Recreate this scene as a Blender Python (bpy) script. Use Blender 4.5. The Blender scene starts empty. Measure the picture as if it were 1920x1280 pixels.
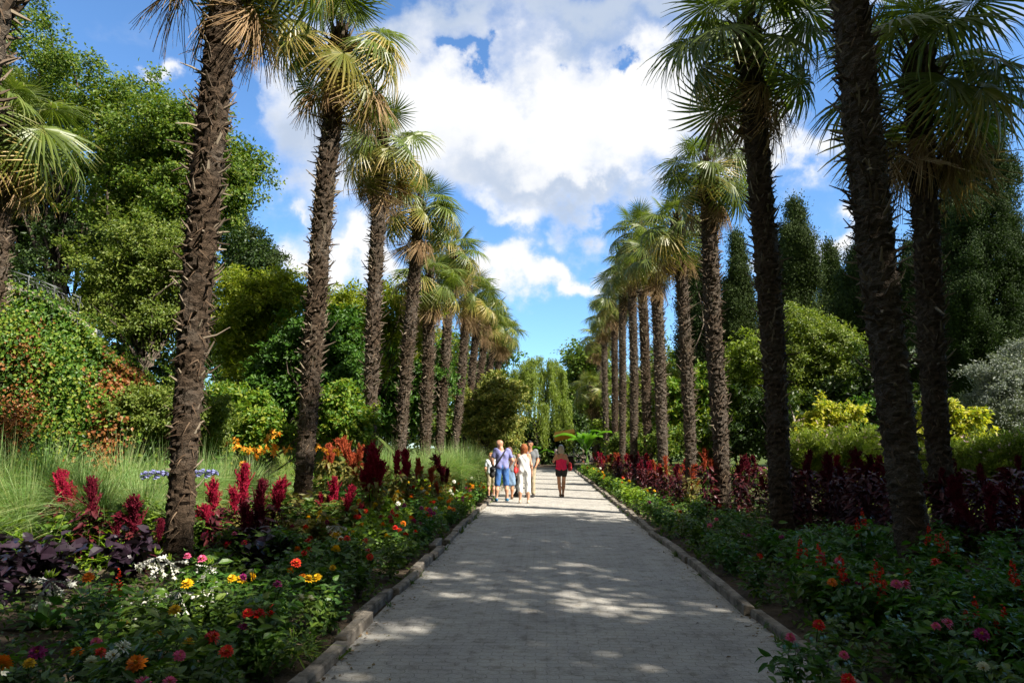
import bpy, math
import numpy as np
from mathutils import Vector, Matrix

S = bpy.context.scene
COL = S.collection
PI = math.pi
R_ = math.radians

# ------------------------------------------------------------------ camera
F = 1250.0                      # focal length in photo pixels (1920 wide)
EYE = 1.6
PITCH = math.atan(196.0 / F)
YAW = math.atan(61.0 / F * math.cos(PITCH))
CX = -.18
cd = bpy.data.cameras.new('camera')
cam = bpy.data.objects.new('camera', cd)
COL.objects.link(cam)
cam.location = (CX, 0, EYE)
cam.rotation_mode = 'QUATERNION'
CM = Matrix.Rotation(YAW, 3, 'Z') @ Matrix.Rotation(PI / 2 + PITCH, 3, 'X')
cam.rotation_quaternion = CM.to_quaternion()
cd.sensor_width = 36
cd.lens = F / 1920 * 36
cd.clip_end = 3000
S.camera = cam


def ray(px, py):
    return CM @ Vector(((px - 960) / F, (640 - py) / F, -1.0))


def at(px, py, d):
    """the point seen at photo pixel (px, py) that lies d metres down the path"""
    r = ray(px, py)
    k = d / r.y
    return np.array((CX + r.x * k, d, EYE + r.z * k))


def col(px, d, py=836):
    return at(px, py, d)[0]


# ------------------------------------------------------------------ mesh helpers
def unit(a):
    a = np.asarray(a, float)
    n = np.linalg.norm(a, axis=-1, keepdims=True)
    return a / np.maximum(n, 1e-9)


class MB:
    def __init__(s):
        s.v, s.f, s.n = [], [], 0

    def add(s, V, Fa, mat=0, smooth=False):
        V = np.asarray(V, float).reshape(-1, 3)
        Fa = np.asarray(Fa, int)
        if len(Fa) == 0:
            return
        s.v.append(V)
        s.f.append((Fa + s.n, mat, smooth))
        s.n += len(V)

    def merge(s, o, M=None, mat=0):
        V = np.concatenate(o.v)
        if M is not None:
            A = np.array(M.to_3x3())
            V = V @ A.T + np.array(M.translation)
        s.v.append(V)
        for Fa, m, sm in o.f:
            s.f.append((Fa + s.n, m + mat, sm))
        s.n += len(V)

    def mesh(s, name, mats):
        me = bpy.data.meshes.new(name)
        V = np.concatenate(s.v)
        loops = np.concatenate([a.ravel() for a, _, _ in s.f])
        tot = np.concatenate([np.full(len(a), a.shape[1]) for a, _, _ in s.f])
        start = np.concatenate(([0], np.cumsum(tot)[:-1]))
        mi = np.concatenate([np.full(len(a), m) for a, m, _ in s.f])
        sm = np.concatenate([np.full(len(a), b) for a, _, b in s.f])
        me.vertices.add(len(V))
        me.vertices.foreach_set('co', V.astype(np.float32).ravel())
        me.loops.add(len(loops))
        me.loops.foreach_set('vertex_index', loops.astype(np.int32))
        me.polygons.add(len(tot))
        me.polygons.foreach_set('loop_start', start.astype(np.int32))
        me.polygons.foreach_set('material_index', mi.astype(np.int32))
        me.polygons.foreach_set('use_smooth', sm.astype(bool))
        for m in (mats if isinstance(mats, (list, tuple)) else [mats]):
            me.materials.append(m)
        me.update(calc_edges=True)
        return me


def leaf4(P, D, N, L, W, fold=.3):
    """folded diamond leaves, one quad each"""
    D = unit(D)
    Sd = unit(np.cross(D, N))
    Nn = np.cross(Sd, D)
    L = np.broadcast_to(L, (len(P),))[:, None]
    W = np.broadcast_to(W, (len(P),))[:, None]
    mid = P + D * L * .45 + Nn * W * fold
    V = np.stack([P, mid + Sd * W / 2, P + D * L, mid - Sd * W / 2], 1)
    Fa = np.arange(len(P) * 4).reshape(-1, 4)
    return V.reshape(-1, 3), Fa


def leaf8(P, D, N, L, W, fold=.18, droop=.25):
    """bigger leaves: midrib bent down, blade folded"""
    n = len(P)
    D = unit(D)
    Sd = unit(np.cross(D, N))
    Nn = np.cross(Sd, D)
    L = np.broadcast_to(L, (n,))[:, None]
    W = np.broadcast_to(W, (n,))[:, None]
    st = (0, .3, .68, 1.)
    wd = (.06, .5, .42, .0)
    rows = []
    for t, w in zip(st, wd):
        c = P + D * L * t - Nn * L * droop * t * t
        rows += [c + Sd * W * w + Nn * W * w * fold * 2, c, c - Sd * W * w + Nn * W * w * fold * 2]
    V = np.stack(rows, 1)
    q = []
    for i in range(3):
        a = i * 3
        q += [(a, a + 1, a + 4, a + 3), (a + 1, a + 2, a + 5, a + 4)]
    Fa = (np.array(q)[None] + (np.arange(n) * 12)[:, None, None]).reshape(-1, 4)
    return V.reshape(-1, 3), Fa


def ribbon(C, Sd, W):
    """C (n,k,3) centre lines, Sd (n,k,3) side vectors, W (n,k) widths"""
    n, k, _ = C.shape
    V = np.stack([C - Sd * W[..., None] / 2, C + Sd * W[..., None] / 2], 2)
    q = np.array([(2 * i, 2 * i + 1, 2 * i + 3, 2 * i + 2) for i in range(k - 1)])
    Fa = (q[None] + (np.arange(n) * 2 * k)[:, None, None]).reshape(-1, 4)
    return V.reshape(-1, 3), Fa


def tube(pts, rad, seg=8, cap=True):
    pts = np.asarray(pts, float)
    k = len(pts)
    rad = np.broadcast_to(rad, (k,))
    T = unit(np.gradient(pts, axis=0))
    ref = np.array((0., 0, 1)) if abs(T[0, 2]) < .9 else np.array((1., 0, 0))
    V = []
    for i in range(k):
        a = unit(np.cross(T[i], ref))
        b = np.cross(T[i], a)
        th = np.arange(seg) * 2 * PI / seg
        V.append(pts[i] + rad[i] * (np.cos(th)[:, None] * a + np.sin(th)[:, None] * b))
        ref = np.cross(a, T[i]) * 1.0
        ref = b
        ref = b if abs(np.dot(b, T[i])) < .9 else ref
    V = np.concatenate(V)
    q = [(i * seg + j, i * seg + (j + 1) % seg, (i + 1) * seg + (j + 1) % seg, (i + 1) * seg + j)
         for i in range(k - 1) for j in range(seg)]
    return V, np.array(q)


def tubes(mb, pts, rad, seg=8, mat=0, smooth=True):
    V, q = tube(pts, rad, seg)
    k = len(V) // seg
    mb.add(V, q, mat, smooth)
    mb.add(V[:seg], np.arange(seg)[::-1][None], mat)
    mb.add(V[-seg:], np.arange(seg)[None], mat)


def box(mb, x0, x1, y0, y1, z0, z1, mat=0, bev=0.0):
    if bev <= 0:
        V = [(x, y, z) for z in (z0, z1) for y in (y0, y1) for x in (x0, x1)]
        mb.add(V, [(0, 2, 3, 1), (4, 5, 7, 6), (0, 1, 5, 4), (1, 3, 7, 5), (3, 2, 6, 7), (2, 0, 4, 6)], mat)
        return
    b = bev
    rings = []
    for z, i in ((z0, 0), (z1 - b, 0), (z1, b)):
        rings += [(x0 + i, y0 + i, z), (x1 - i, y0 + i, z), (x1 - i, y1 - i, z), (x0 + i, y1 - i, z)]
    q = [(0, 3, 2, 1), (8, 9, 10, 11)]
    for r in range(2):
        for j in range(4):
            a, c = r * 4 + j, r * 4 + (j + 1) % 4
            q.append((a, c, c + 4, a + 4))
    mb.add(rings, q, mat)


def obj(name, me, parent=None, loc=(0, 0, 0), rot=None, sc=None, M=None):
    o = bpy.data.objects.new(name, me)
    COL.objects.link(o)
    if parent is not None:
        o.parent = parent
    if M is not None:
        o.matrix_local = M
    else:
        o.location = loc
        if rot:
            o.rotation_euler = rot
        if sc:
            o.scale = (sc, sc, sc) if not hasattr(sc, '__len__') else sc
    return o


def tag(o, label=None, cat=None, group=None, kind=None):
    if label:
        o['label'] = label
    if cat:
        o['category'] = cat
    if group:
        o['group'] = group
    if kind:
        o['kind'] = kind
    return o


def thing(name, label, cat, loc=(0, 0, 0), rz=0., group=None):
    o = bpy.data.objects.new(name, None)
    o.empty_display_size = .2
    COL.objects.link(o)
    o.location = loc
    o.rotation_euler = (0, 0, rz)
    return tag(o, label, cat, group)


# ------------------------------------------------------------------ materials
def nodes(m):
    m.use_nodes = True
    nt = m.node_tree
    nt.nodes.clear()
    return nt, nt.nodes, nt.links


def ramp(N, pts, interp='LINEAR'):
    r = N.new('ShaderNodeValToRGB')
    r.color_ramp.interpolation = interp
    el = r.color_ramp.elements
    el[0].position, el[0].color = pts[0][0], (*pts[0][1], 1)
    el[1].position, el[1].color = pts[-1][0], (*pts[-1][1], 1)
    for p, c in pts[1:-1]:
        e = el.new(p)
        e.color = (*c, 1)
    return r


def leaf_mat(name, cols, trans=.35, rough=.5, spec=.35, tcol=1.5, objvar=.0):
    """leaf colour varies leaf by leaf; some light passes through the blade"""
    m = bpy.data.materials.new(name)
    nt, N, L = nodes(m)
    out = N.new('ShaderNodeOutputMaterial')
    g = N.new('ShaderNodeNewGeometry')
    n = len(cols)
    r = ramp(N, [(i / (n - 1), c) for i, c in enumerate(cols)])
    L.new(g.outputs['Random Per Island'], r.inputs[0])
    c = r.outputs[0]
    if objvar:
        oi = N.new('ShaderNodeObjectInfo')
        hs = N.new('ShaderNodeHueSaturation')
        mr = N.new('ShaderNodeMapRange')
        mr.inputs[3].default_value = .5 - objvar * .12
        mr.inputs[4].default_value = .5 + objvar * .06
        L.new(oi.outputs['Random'], mr.inputs[0])
        L.new(mr.outputs[0], hs.inputs['Hue'])
        L.new(c, hs.inputs['Color'])
        c = hs.outputs[0]
    p = N.new('ShaderNodeBsdfPrincipled')
    p.inputs['Roughness'].default_value = rough
    p.inputs['Specular IOR Level'].default_value = spec
    L.new(c, p.inputs['Base Color'])
    if trans > 0:
        t = N.new('ShaderNodeBsdfTranslucent')
        mx = N.new('ShaderNodeMix')
        mx.data_type = 'RGBA'
        mx.blend_type = 'MULTIPLY'
        mx.inputs[0].default_value = 1
        mx.inputs[7].default_value = (tcol * 1.1, tcol * 1.15, tcol * .5, 1)
        L.new(c, mx.inputs[6])
        L.new(mx.outputs[2], t.inputs[0])
        ms = N.new('ShaderNodeMixShader')
        ms.inputs[0].default_value = trans
        L.new(p.outputs[0], ms.inputs[1])
        L.new(t.outputs[0], ms.inputs[2])
        L.new(ms.outputs[0], out.inputs[0])
    else:
        L.new(p.outputs[0], out.inputs[0])
    return m


def noise_mat(name, c1, c2, scale=6., rough=.8, detail=6, bump=.3, bscale=None, stretch=(1, 1, 1), spec=.3, dist=.02, pos=(.35, .65)):
    m = bpy.data.materials.new(name)
    nt, N, L = nodes(m)
    out = N.new('ShaderNodeOutputMaterial')
    p = N.new('ShaderNodeBsdfPrincipled')
    tc = N.new('ShaderNodeTexCoord')
    mp = N.new('ShaderNodeMapping')
    mp.inputs['Scale'].default_value = stretch
    nz = N.new('ShaderNodeTexNoise')
    nz.inputs['Scale'].default_value = scale
    nz.inputs['Detail'].default_value = detail
    nz.inputs['Roughness'].default_value = .65
    L.new(tc.outputs['Object'], mp.inputs[0])
    L.new(mp.outputs[0], nz.inputs[0])
    r = ramp(N, [(pos[0], c1), (pos[1], c2)])
    L.new(nz.outputs[0], r.inputs[0])
    L.new(r.outputs[0], p.inputs['Base Color'])
    p.inputs['Roughness'].default_value = rough
    p.inputs['Specular IOR Level'].default_value = spec
    if bump:
        b = N.new('ShaderNodeBump')
        b.inputs['Strength'].default_value = bump
        b.inputs['Distance'].default_value = dist
        n2 = N.new('ShaderNodeTexNoise')
        n2.inputs['Scale'].default_value = bscale or scale * 3
        n2.inputs['Detail'].default_value = 5
        L.new(mp.outputs[0], n2.inputs[0])
        L.new(n2.outputs[0], b.inputs['Height'])
        L.new(b.outputs[0], p.inputs['Normal'])
    L.new(p.outputs[0], out.inputs[0])
    return m


def frond_mat(name, cols, tip, hub, Rr, trans=.3, t0=.55, t1=1.15):
    """palm leaf: green at the hub, tips drying to another colour"""
    m = leaf_mat(name, cols, trans, .42, .45, 1.4)
    nt = m.node_tree
    N, L = nt.nodes, nt.links
    tc = N.new('ShaderNodeTexCoord')
    sub = N.new('ShaderNodeVectorMath')
    sub.operation = 'DISTANCE'
    sub.inputs[1].default_value = hub
    L.new(tc.outputs['Object'], sub.inputs[0])
    nz = N.new('ShaderNodeTexNoise')
    nz.inputs['Scale'].default_value = 5
    ad = N.new('ShaderNodeMath')
    ad.operation = 'MULTIPLY_ADD'
    ad.inputs[1].default_value = .5 * Rr
    L.new(tc.outputs['Object'], nz.inputs[0])
    L.new(nz.outputs[0], ad.inputs[0])
    L.new(sub.outputs['Value'], ad.inputs[2])
    mr = N.new('ShaderNodeMapRange')
    mr.interpolation_type = 'SMOOTHSTEP'
    mr.inputs[1].default_value = (t0 + .25) * Rr
    mr.inputs[2].default_value = (t1 + .25) * Rr
    L.new(ad.outputs[0], mr.inputs[0])
    mx = N.new('ShaderNodeMix')
    mx.data_type = 'RGBA'
    mx.inputs[7].default_value = (*tip, 1)
    r = [x for x in N if x.type == 'VALTORGB'][0]
    old = [l for l in L if l.from_node == r]
    tg = [l.to_socket for l in old]
    L.new(mr.outputs[0], mx.inputs[0])
    L.new(r.outputs[0], mx.inputs[6])
    for t in tg:
        L.new(mx.outputs[2], t)
    return m


def plain(name, c, rough=.6, spec=.3, metal=0., var=.15, scale=30):
    return noise_mat(name, tuple(x * (1 - var) for x in c), tuple(min(1, x * (1 + var)) for x in c), scale, rough, 3, .12, None, (1, 1, 1), spec, .004)


M = {}
# trees
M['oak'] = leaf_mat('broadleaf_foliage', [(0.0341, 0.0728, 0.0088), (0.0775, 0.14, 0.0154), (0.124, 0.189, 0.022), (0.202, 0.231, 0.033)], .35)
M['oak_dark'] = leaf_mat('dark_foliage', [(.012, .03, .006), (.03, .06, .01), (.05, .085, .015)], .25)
M['olive'] = leaf_mat('olive_green_foliage', [(0.0697, 0.119, 0.0165), (0.132, 0.182, 0.0275), (0.202, 0.238, 0.044)], .3)
M['yellowgreen'] = leaf_mat('yellow_green_foliage', [(0.096, 0.143, 0.0088), (0.176, 0.232, 0.0132), (0.272, 0.285, 0.022)], .4)
M['deepgreen'] = leaf_mat('deep_green_foliage', [(0.0225, 0.0675, 0.008), (0.045, 0.115, 0.012), (0.09, 0.176, 0.02)], .3)
M['cypress'] = leaf_mat('cypress_foliage', [(.011, .026, .006), (.024, .048, .01), (.048, .08, .017)], .12, .7, .2)
M['cypress_warm'] = leaf_mat('warm_cypress_foliage', [(.016, .032, .007), (.034, .058, .012), (.06, .09, .02)], .12, .7, .2)
M['silver'] = leaf_mat('silver_foliage', [(.11, .14, .12), (.2, .23, .2), (.3, .33, .29)], .15, .6)
M['golden'] = leaf_mat('golden_foliage', [(.12, .19, .02), (.25, .3, .03), (.44, .42, .05), (.5, .46, .08)], .35)
M['willow'] = leaf_mat('willow_foliage', [(.1, .155, .018), (.17, .23, .03), (.24, .29, .045)], .35)
M['mottled'] = leaf_mat('mottled_shrub_foliage', [(.07, .11, .02), (.15, .19, .035), (.24, .26, .06), (.34, .3, .08)], .25)
M['vine'] = leaf_mat('vine_foliage', [(0.0465, 0.119, 0.011), (0.093, 0.182, 0.0165), (0.155, 0.238, 0.022), (0.248, 0.266, 0.033)], .35)
M['vine_red'] = leaf_mat('dry_red_vine_foliage', [(.16, .055, .02), (.26, .085, .022), (.3, .13, .035), (.2, .1, .03)], .25)
M['meadow'] = leaf_mat('feathery_flower_foliage', [(0.105, 0.162, 0.022), (0.18, 0.243, 0.033), (0.27, 0.311, 0.055)], .4)
M['pinkdot'] = leaf_mat('pale_pink_petals', [(.4, .28, .3), (.55, .4, .42)], .2)
# bed plants
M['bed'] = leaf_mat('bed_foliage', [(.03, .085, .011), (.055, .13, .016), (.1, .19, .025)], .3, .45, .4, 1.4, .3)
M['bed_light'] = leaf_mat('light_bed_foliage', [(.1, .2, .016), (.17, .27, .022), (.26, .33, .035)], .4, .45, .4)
M['balsam'] = leaf_mat('lush_bed_foliage', [(.03, .1, .008), (.05, .14, .01), (.08, .17, .015)], .35, .4, .4)
M['maroon'] = leaf_mat('maroon_foliage', [(.035, .006, .01), (.07, .01, .016), (.11, .02, .02)], .2, .45, .4, 1.)
M['bronze'] = leaf_mat('bronze_green_foliage', [(.09, .085, .02), (.15, .13, .028), (.2, .18, .04)], .3)
M['perilla'] = leaf_mat('dark_purple_foliage', [(.008, .005, .009), (.02, .01, .018), (.034, .02, .032)], .1, .35, .5, 1.)
M['grass'] = leaf_mat('ornamental_grass_blades', [(.1, .2, .055), (.18, .3, .095), (.27, .38, .15), (.36, .35, .17)], .35, .45, .3)
M['cover'] = leaf_mat('ground_cover_leaves', [(.03, .07, .01), (.06, .12, .015), (.11, .16, .025)], .3)
M['stem'] = plain('green_stem', (.06, .11, .02))
for nm, c in dict(yellow=(.7, .42, .01), orange=(.72, .2, .008), red=(.6, .018, .01), crimson=(.33, .006, .02), pink=(.62, .1, .22),
                  magenta=(.3, .015, .14), white=(.75, .75, .66), scarlet=(.6, .04, .015)).items():
    M[nm] = leaf_mat(nm + '_petals', [tuple(x * .75 for x in c), c, tuple(min(.8, x * 1.15) for x in c)], .2, .5, .2, 1.)
M['plume_crimson'] = leaf_mat('crimson_plume', [(.17, .003, .02), (.28, .006, .032), (.38, .012, .045)], .15, .7, .2, 1.)
M['plume_dark'] = leaf_mat('dark_plume', [(.07, .002, .01), (.14, .005, .02)], .1, .7, .2, 1.)
M['plume_rust'] = leaf_mat('rust_plume', [(.28, .04, .02), (.4, .07, .03), (.45, .12, .04)], .15, .7, .2, 1.)
M['lily'] = leaf_mat('orange_lily_petals', [(.75, .2, .01), (.8, .33, .02), (.8, .42, .06)], .25, .5, .2, 1.)
M['blue'] = leaf_mat('blue_petals', [(.25, .26, .6), (.4, .42, .72)], .25, .5, .2, 1.)
M['eye'] = plain('yellow_flower_eye', (.5, .3, .01))
# palms
M['trunk'] = noise_mat('palm_fibre', (.02, .0145, .0095), (.105, .073, .049), 9, .95, 8, .9, 45, (1, 1, 2.2), .1, .05, (.3, .72))
M['stub'] = leaf_mat('palm_stub', [(.035, .025, .017), (.085, .063, .045), (.15, .117, .087), (.28, .235, .17)], 0, .9, .1)
M['hair'] = leaf_mat('palm_hair', [(.025, .016, .01), (.075, .048, .03), (.15, .105, .068)], 0, .9, .1)
HUB = (0, .62, 0)
M['frond'] = frond_mat('frond_green', [(.08, .115, .022), (.11, .155, .026), (.15, .19, .035)], (.34, .27, .08), HUB, .66, .3, .75, 1.25)
M['frond2'] = frond_mat('frond_yellowing', [(.12, .14, .022), (.18, .19, .03), (.24, .22, .04)], (.5, .36, .12), HUB, .66, .3, .35, .95)
M['frond_far'] = leaf_mat('far_frond_green', [(.08, .115, .022), (.11, .155, .026), (.15, .19, .035), (.24, .22, .06)], .3, .42, .45, 1.4)
M['frond_old_far'] = leaf_mat('far_frond_yellow', [(.14, .16, .03), (.24, .22, .05), (.38, .3, .1)], .3, .5, .4, 1.2)
M['petiole'] = plain('petiole', (.1, .12, .03))
M['dead'] = leaf_mat('dead_frond', [(.17, .1, .05), (.33, .22, .12), (.46, .34, .2)], .25, .8, .1, 1.)
M['fruit'] = plain('palm_fruit', (.02, .02, .03), .5)
M['fruitg'] = plain('palm_flower', (.16, .16, .04), .7)
# other
M['bark'] = noise_mat('tree_bark', (.05, .04, .03), (.16, .13, .1), 7, .95, 8, .7, 25, (1, 1, .3), .1, .03)
M['paleb'] = noise_mat('pale_bark', (.14, .12, .1), (.3, .27, .23), 9, .9, 8, .6, 25, (1, 1, .4), .1, .02)
M['concrete'] = noise_mat('kerb_concrete', (.08, .07, .055), (.31, .27, .22), 6, .9, 9, .6, 60, (1, 1, 1), .2, .01)
M['white_stone'] = noise_mat('white_stone', (.5, .5, .5), (.75, .75, .74), 8, .8)
M['wall'] = noise_mat('wall_render', (.2, .18, .14), (.35, .3, .24), 4, .9)
M['iron'] = plain('grey_iron', (.1, .11, .11), .5, .5)


def weather_trunk():
    m = M['trunk']
    nt = m.node_tree
    N, L = nt.nodes, nt.links
    p = [x for x in N if x.type == 'BSDF_PRINCIPLED'][0]
    rmp = [x for x in N if x.type == 'VALTORGB'][0]
    tc = [x for x in N if x.type == 'TEX_COORD'][0]
    nz = N.new('ShaderNodeTexNoise')
    nz.inputs['Scale'].default_value = 1.7
    nz.inputs['Detail'].default_value = 6
    L.new(tc.outputs['Object'], nz.inputs[0])
    oi = N.new('ShaderNodeObjectInfo')
    ad = N.new('ShaderNodeMath')
    ad.operation = 'MULTIPLY_ADD'
    ad.inputs[1].default_value = .25
    L.new(oi.outputs['Random'], ad.inputs[0])
    L.new(nz.outputs[0], ad.inputs[2])
    g = ramp(N, [(.5, (0, 0, 0)), (.85, (.8, .8, .8))])
    L.new(ad.outputs[0], g.inputs[0])
    n3 = N.new('ShaderNodeTexNoise')
    n3.inputs['Scale'].default_value = 16
    n3.inputs['Detail'].default_value = 6
    mp = N.new('ShaderNodeMapping')
    mp.inputs['Scale'].default_value = (1, 1, 3)
    L.new(tc.outputs['Object'], mp.inputs[0])
    L.new(mp.outputs[0], n3.inputs[0])
    gr = ramp(N, [(.3, (.05, .042, .034)), (.7, (.2, .172, .14))])
    L.new(n3.outputs[0], gr.inputs[0])
    mx = N.new('ShaderNodeMix')
    mx.data_type = 'RGBA'
    L.new(g.outputs[0], mx.inputs[0])
    L.new(rmp.outputs[0], mx.inputs[6])
    L.new(gr.outputs[0], mx.inputs[7])
    L.new(mx.outputs[2], p.inputs['Base Color'])


weather_trunk()


def soil_mat():
    m = noise_mat('soil', (.035, .026, .018), (.11, .085, .06), 3, .95, 10, .8, 30, (1, 1, 1), .1, .03)
    nt = m.node_tree
    N, L = nt.nodes, nt.links
    p = [x for x in N if x.type == 'BSDF_PRINCIPLED'][0]
    r = [x for x in N if x.type == 'VALTORGB'][0]
    tc = [x for x in N if x.type == 'TEX_COORD'][0]
    sx = N.new('ShaderNodeSeparateXYZ')
    L.new(tc.outputs['Object'], sx.inputs[0])
    ab = N.new('ShaderNodeMath')
    ab.operation = 'ABSOLUTE'
    L.new(sx.outputs[0], ab.inputs[0])
    mr = N.new('ShaderNodeMapRange')
    mr.inputs[1].default_value, mr.inputs[2].default_value = 6, 9
    L.new(ab.outputs[0], mr.inputs[0])
    nz = N.new('ShaderNodeTexNoise')
    nz.inputs['Scale'].default_value = 2
    nz.inputs['Detail'].default_value = 8
    L.new(tc.outputs['Object'], nz.inputs[0])
    g = ramp(N, [(.3, (.03, .05, .012)), (.7, (.1, .13, .03))])
    L.new(nz.outputs[0], g.inputs[0])
    mx = N.new('ShaderNodeMix')
    mx.data_type = 'RGBA'
    L.new(mr.outputs[0], mx.inputs[0])
    L.new(r.outputs[0], mx.inputs[6])
    L.new(g.outputs[0], mx.inputs[7])
    L.new(mx.outputs[2], p.inputs['Base Color'])
    return m


def path_mat():
    m = bpy.data.materials.new('paving')
    nt, N, L = nodes(m)
    out = N.new('ShaderNodeOutputMaterial')
    p = N.new('ShaderNodeBsdfPrincipled')
    tc = N.new('ShaderNodeTexCoord')
    # interlocking setts: brick grid bent into a zigzag by a triangle wave
    sx = N.new('ShaderNodeSeparateXYZ')
    L.new(tc.outputs['Object'], sx.inputs[0])

    def mth(op, a, b=None, c=None):
        n = N.new('ShaderNodeMath')
        n.operation = op
        for i, v in enumerate((a, b, c)):
            if v is None:
                continue
            if isinstance(v, (int, float)):
                n.inputs[i].default_value = v
            else:
                L.new(v, n.inputs[i])
        return n.outputs[0]
    tri = mth('PINGPONG', sx.outputs[0], .0425)
    yy = mth('MULTIPLY_ADD', tri, .55, sx.outputs[1])
    tri2 = mth('PINGPONG', yy, .04)
    xx = mth('MULTIPLY_ADD', tri2, .3, sx.outputs[0])
    cb = N.new('ShaderNodeCombineXYZ')
    L.new(xx, cb.inputs[0])
    L.new(yy, cb.inputs[1])
    br = N.new('ShaderNodeTexBrick')
    br.offset = .5
    br.inputs['Scale'].default_value = 1
    br.inputs['Mortar Size'].default_value = .004
    br.inputs['Mortar Smooth'].default_value = .5
    br.inputs['Brick Width'].default_value = .17
    br.inputs['Row Height'].default_value = .085
    br.inputs['Color1'].default_value = (.92, .92, .91, 1)
    br.inputs['Color2'].default_value = (1, 1, 1, 1)
    br.inputs['Mortar'].default_value = (.6, .58, .55, 1)
    L.new(cb.outputs[0], br.inputs[0])
    n1 = N.new('ShaderNodeTexNoise')
    n1.inputs['Scale'].default_value = 1.3
    n1.inputs['Detail'].default_value = 9
    n1.inputs['Roughness'].default_value = .68
    L.new(tc.outputs['Object'], n1.inputs[0])
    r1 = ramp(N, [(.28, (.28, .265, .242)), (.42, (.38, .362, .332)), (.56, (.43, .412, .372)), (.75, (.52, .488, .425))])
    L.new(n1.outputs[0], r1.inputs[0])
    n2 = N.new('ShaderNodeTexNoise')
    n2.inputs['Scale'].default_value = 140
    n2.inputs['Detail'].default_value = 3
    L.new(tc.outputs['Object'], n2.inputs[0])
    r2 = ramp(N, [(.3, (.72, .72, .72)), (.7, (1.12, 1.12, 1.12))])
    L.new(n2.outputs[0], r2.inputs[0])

    def mul(a, b, f=1.):
        x = N.new('ShaderNodeMix')
        x.data_type = 'RGBA'
        x.blend_type = 'MULTIPLY'
        x.inputs[0].default_value = f
        L.new(a, x.inputs[6])
        L.new(b, x.inputs[7])
        return x.outputs[2]
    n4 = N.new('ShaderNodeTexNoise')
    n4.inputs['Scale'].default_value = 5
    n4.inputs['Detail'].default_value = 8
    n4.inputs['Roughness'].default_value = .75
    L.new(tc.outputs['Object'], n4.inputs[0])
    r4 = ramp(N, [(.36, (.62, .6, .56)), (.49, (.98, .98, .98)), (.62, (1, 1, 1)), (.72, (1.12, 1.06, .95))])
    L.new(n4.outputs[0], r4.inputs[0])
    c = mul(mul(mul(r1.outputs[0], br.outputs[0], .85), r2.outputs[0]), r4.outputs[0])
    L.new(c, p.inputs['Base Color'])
    p.inputs['Roughness'].default_value = .8
    p.inputs['Specular IOR Level'].default_value = .25
    b = N.new('ShaderNodeBump')
    b.inputs['Strength'].default_value = .6
    b.inputs['Distance'].default_value = .006
    inv = mth('SUBTRACT', 1, br.outputs['Fac'])
    h = mth('MULTIPLY_ADD', n2.outputs[0], .35, inv)
    L.new(h, b.inputs['Height'])
    L.new(b.outputs[0], p.inputs['Normal'])
    L.new(p.outputs[0], out.inputs[0])
    return m


# ------------------------------------------------------------------ setting
def sstep(x, a, b):
    t = np.clip((np.asarray(x, float) - a) / (b - a), 0, 1)
    return t * t * (3 - 2 * t)


def ground(x, y):
    x = np.asarray(x, float)
    y = np.asarray(y, float)
    h = 3.4 * sstep(-x, 8.2, 12.) * sstep(y, 13.2, 15.5) + 5 * sstep(-x, 12, 40) * sstep(y, 12, 22)
    h = h * sstep(np.maximum(0, 60 - y), 0, 25)
    bed = .05 * sstep(np.abs(x), 1.95, 2.6) + .12 * sstep(np.abs(x), 2.6, 5)
    return h + bed - .02


PATH_W = 1.76
PATH_END = 47.5


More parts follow.
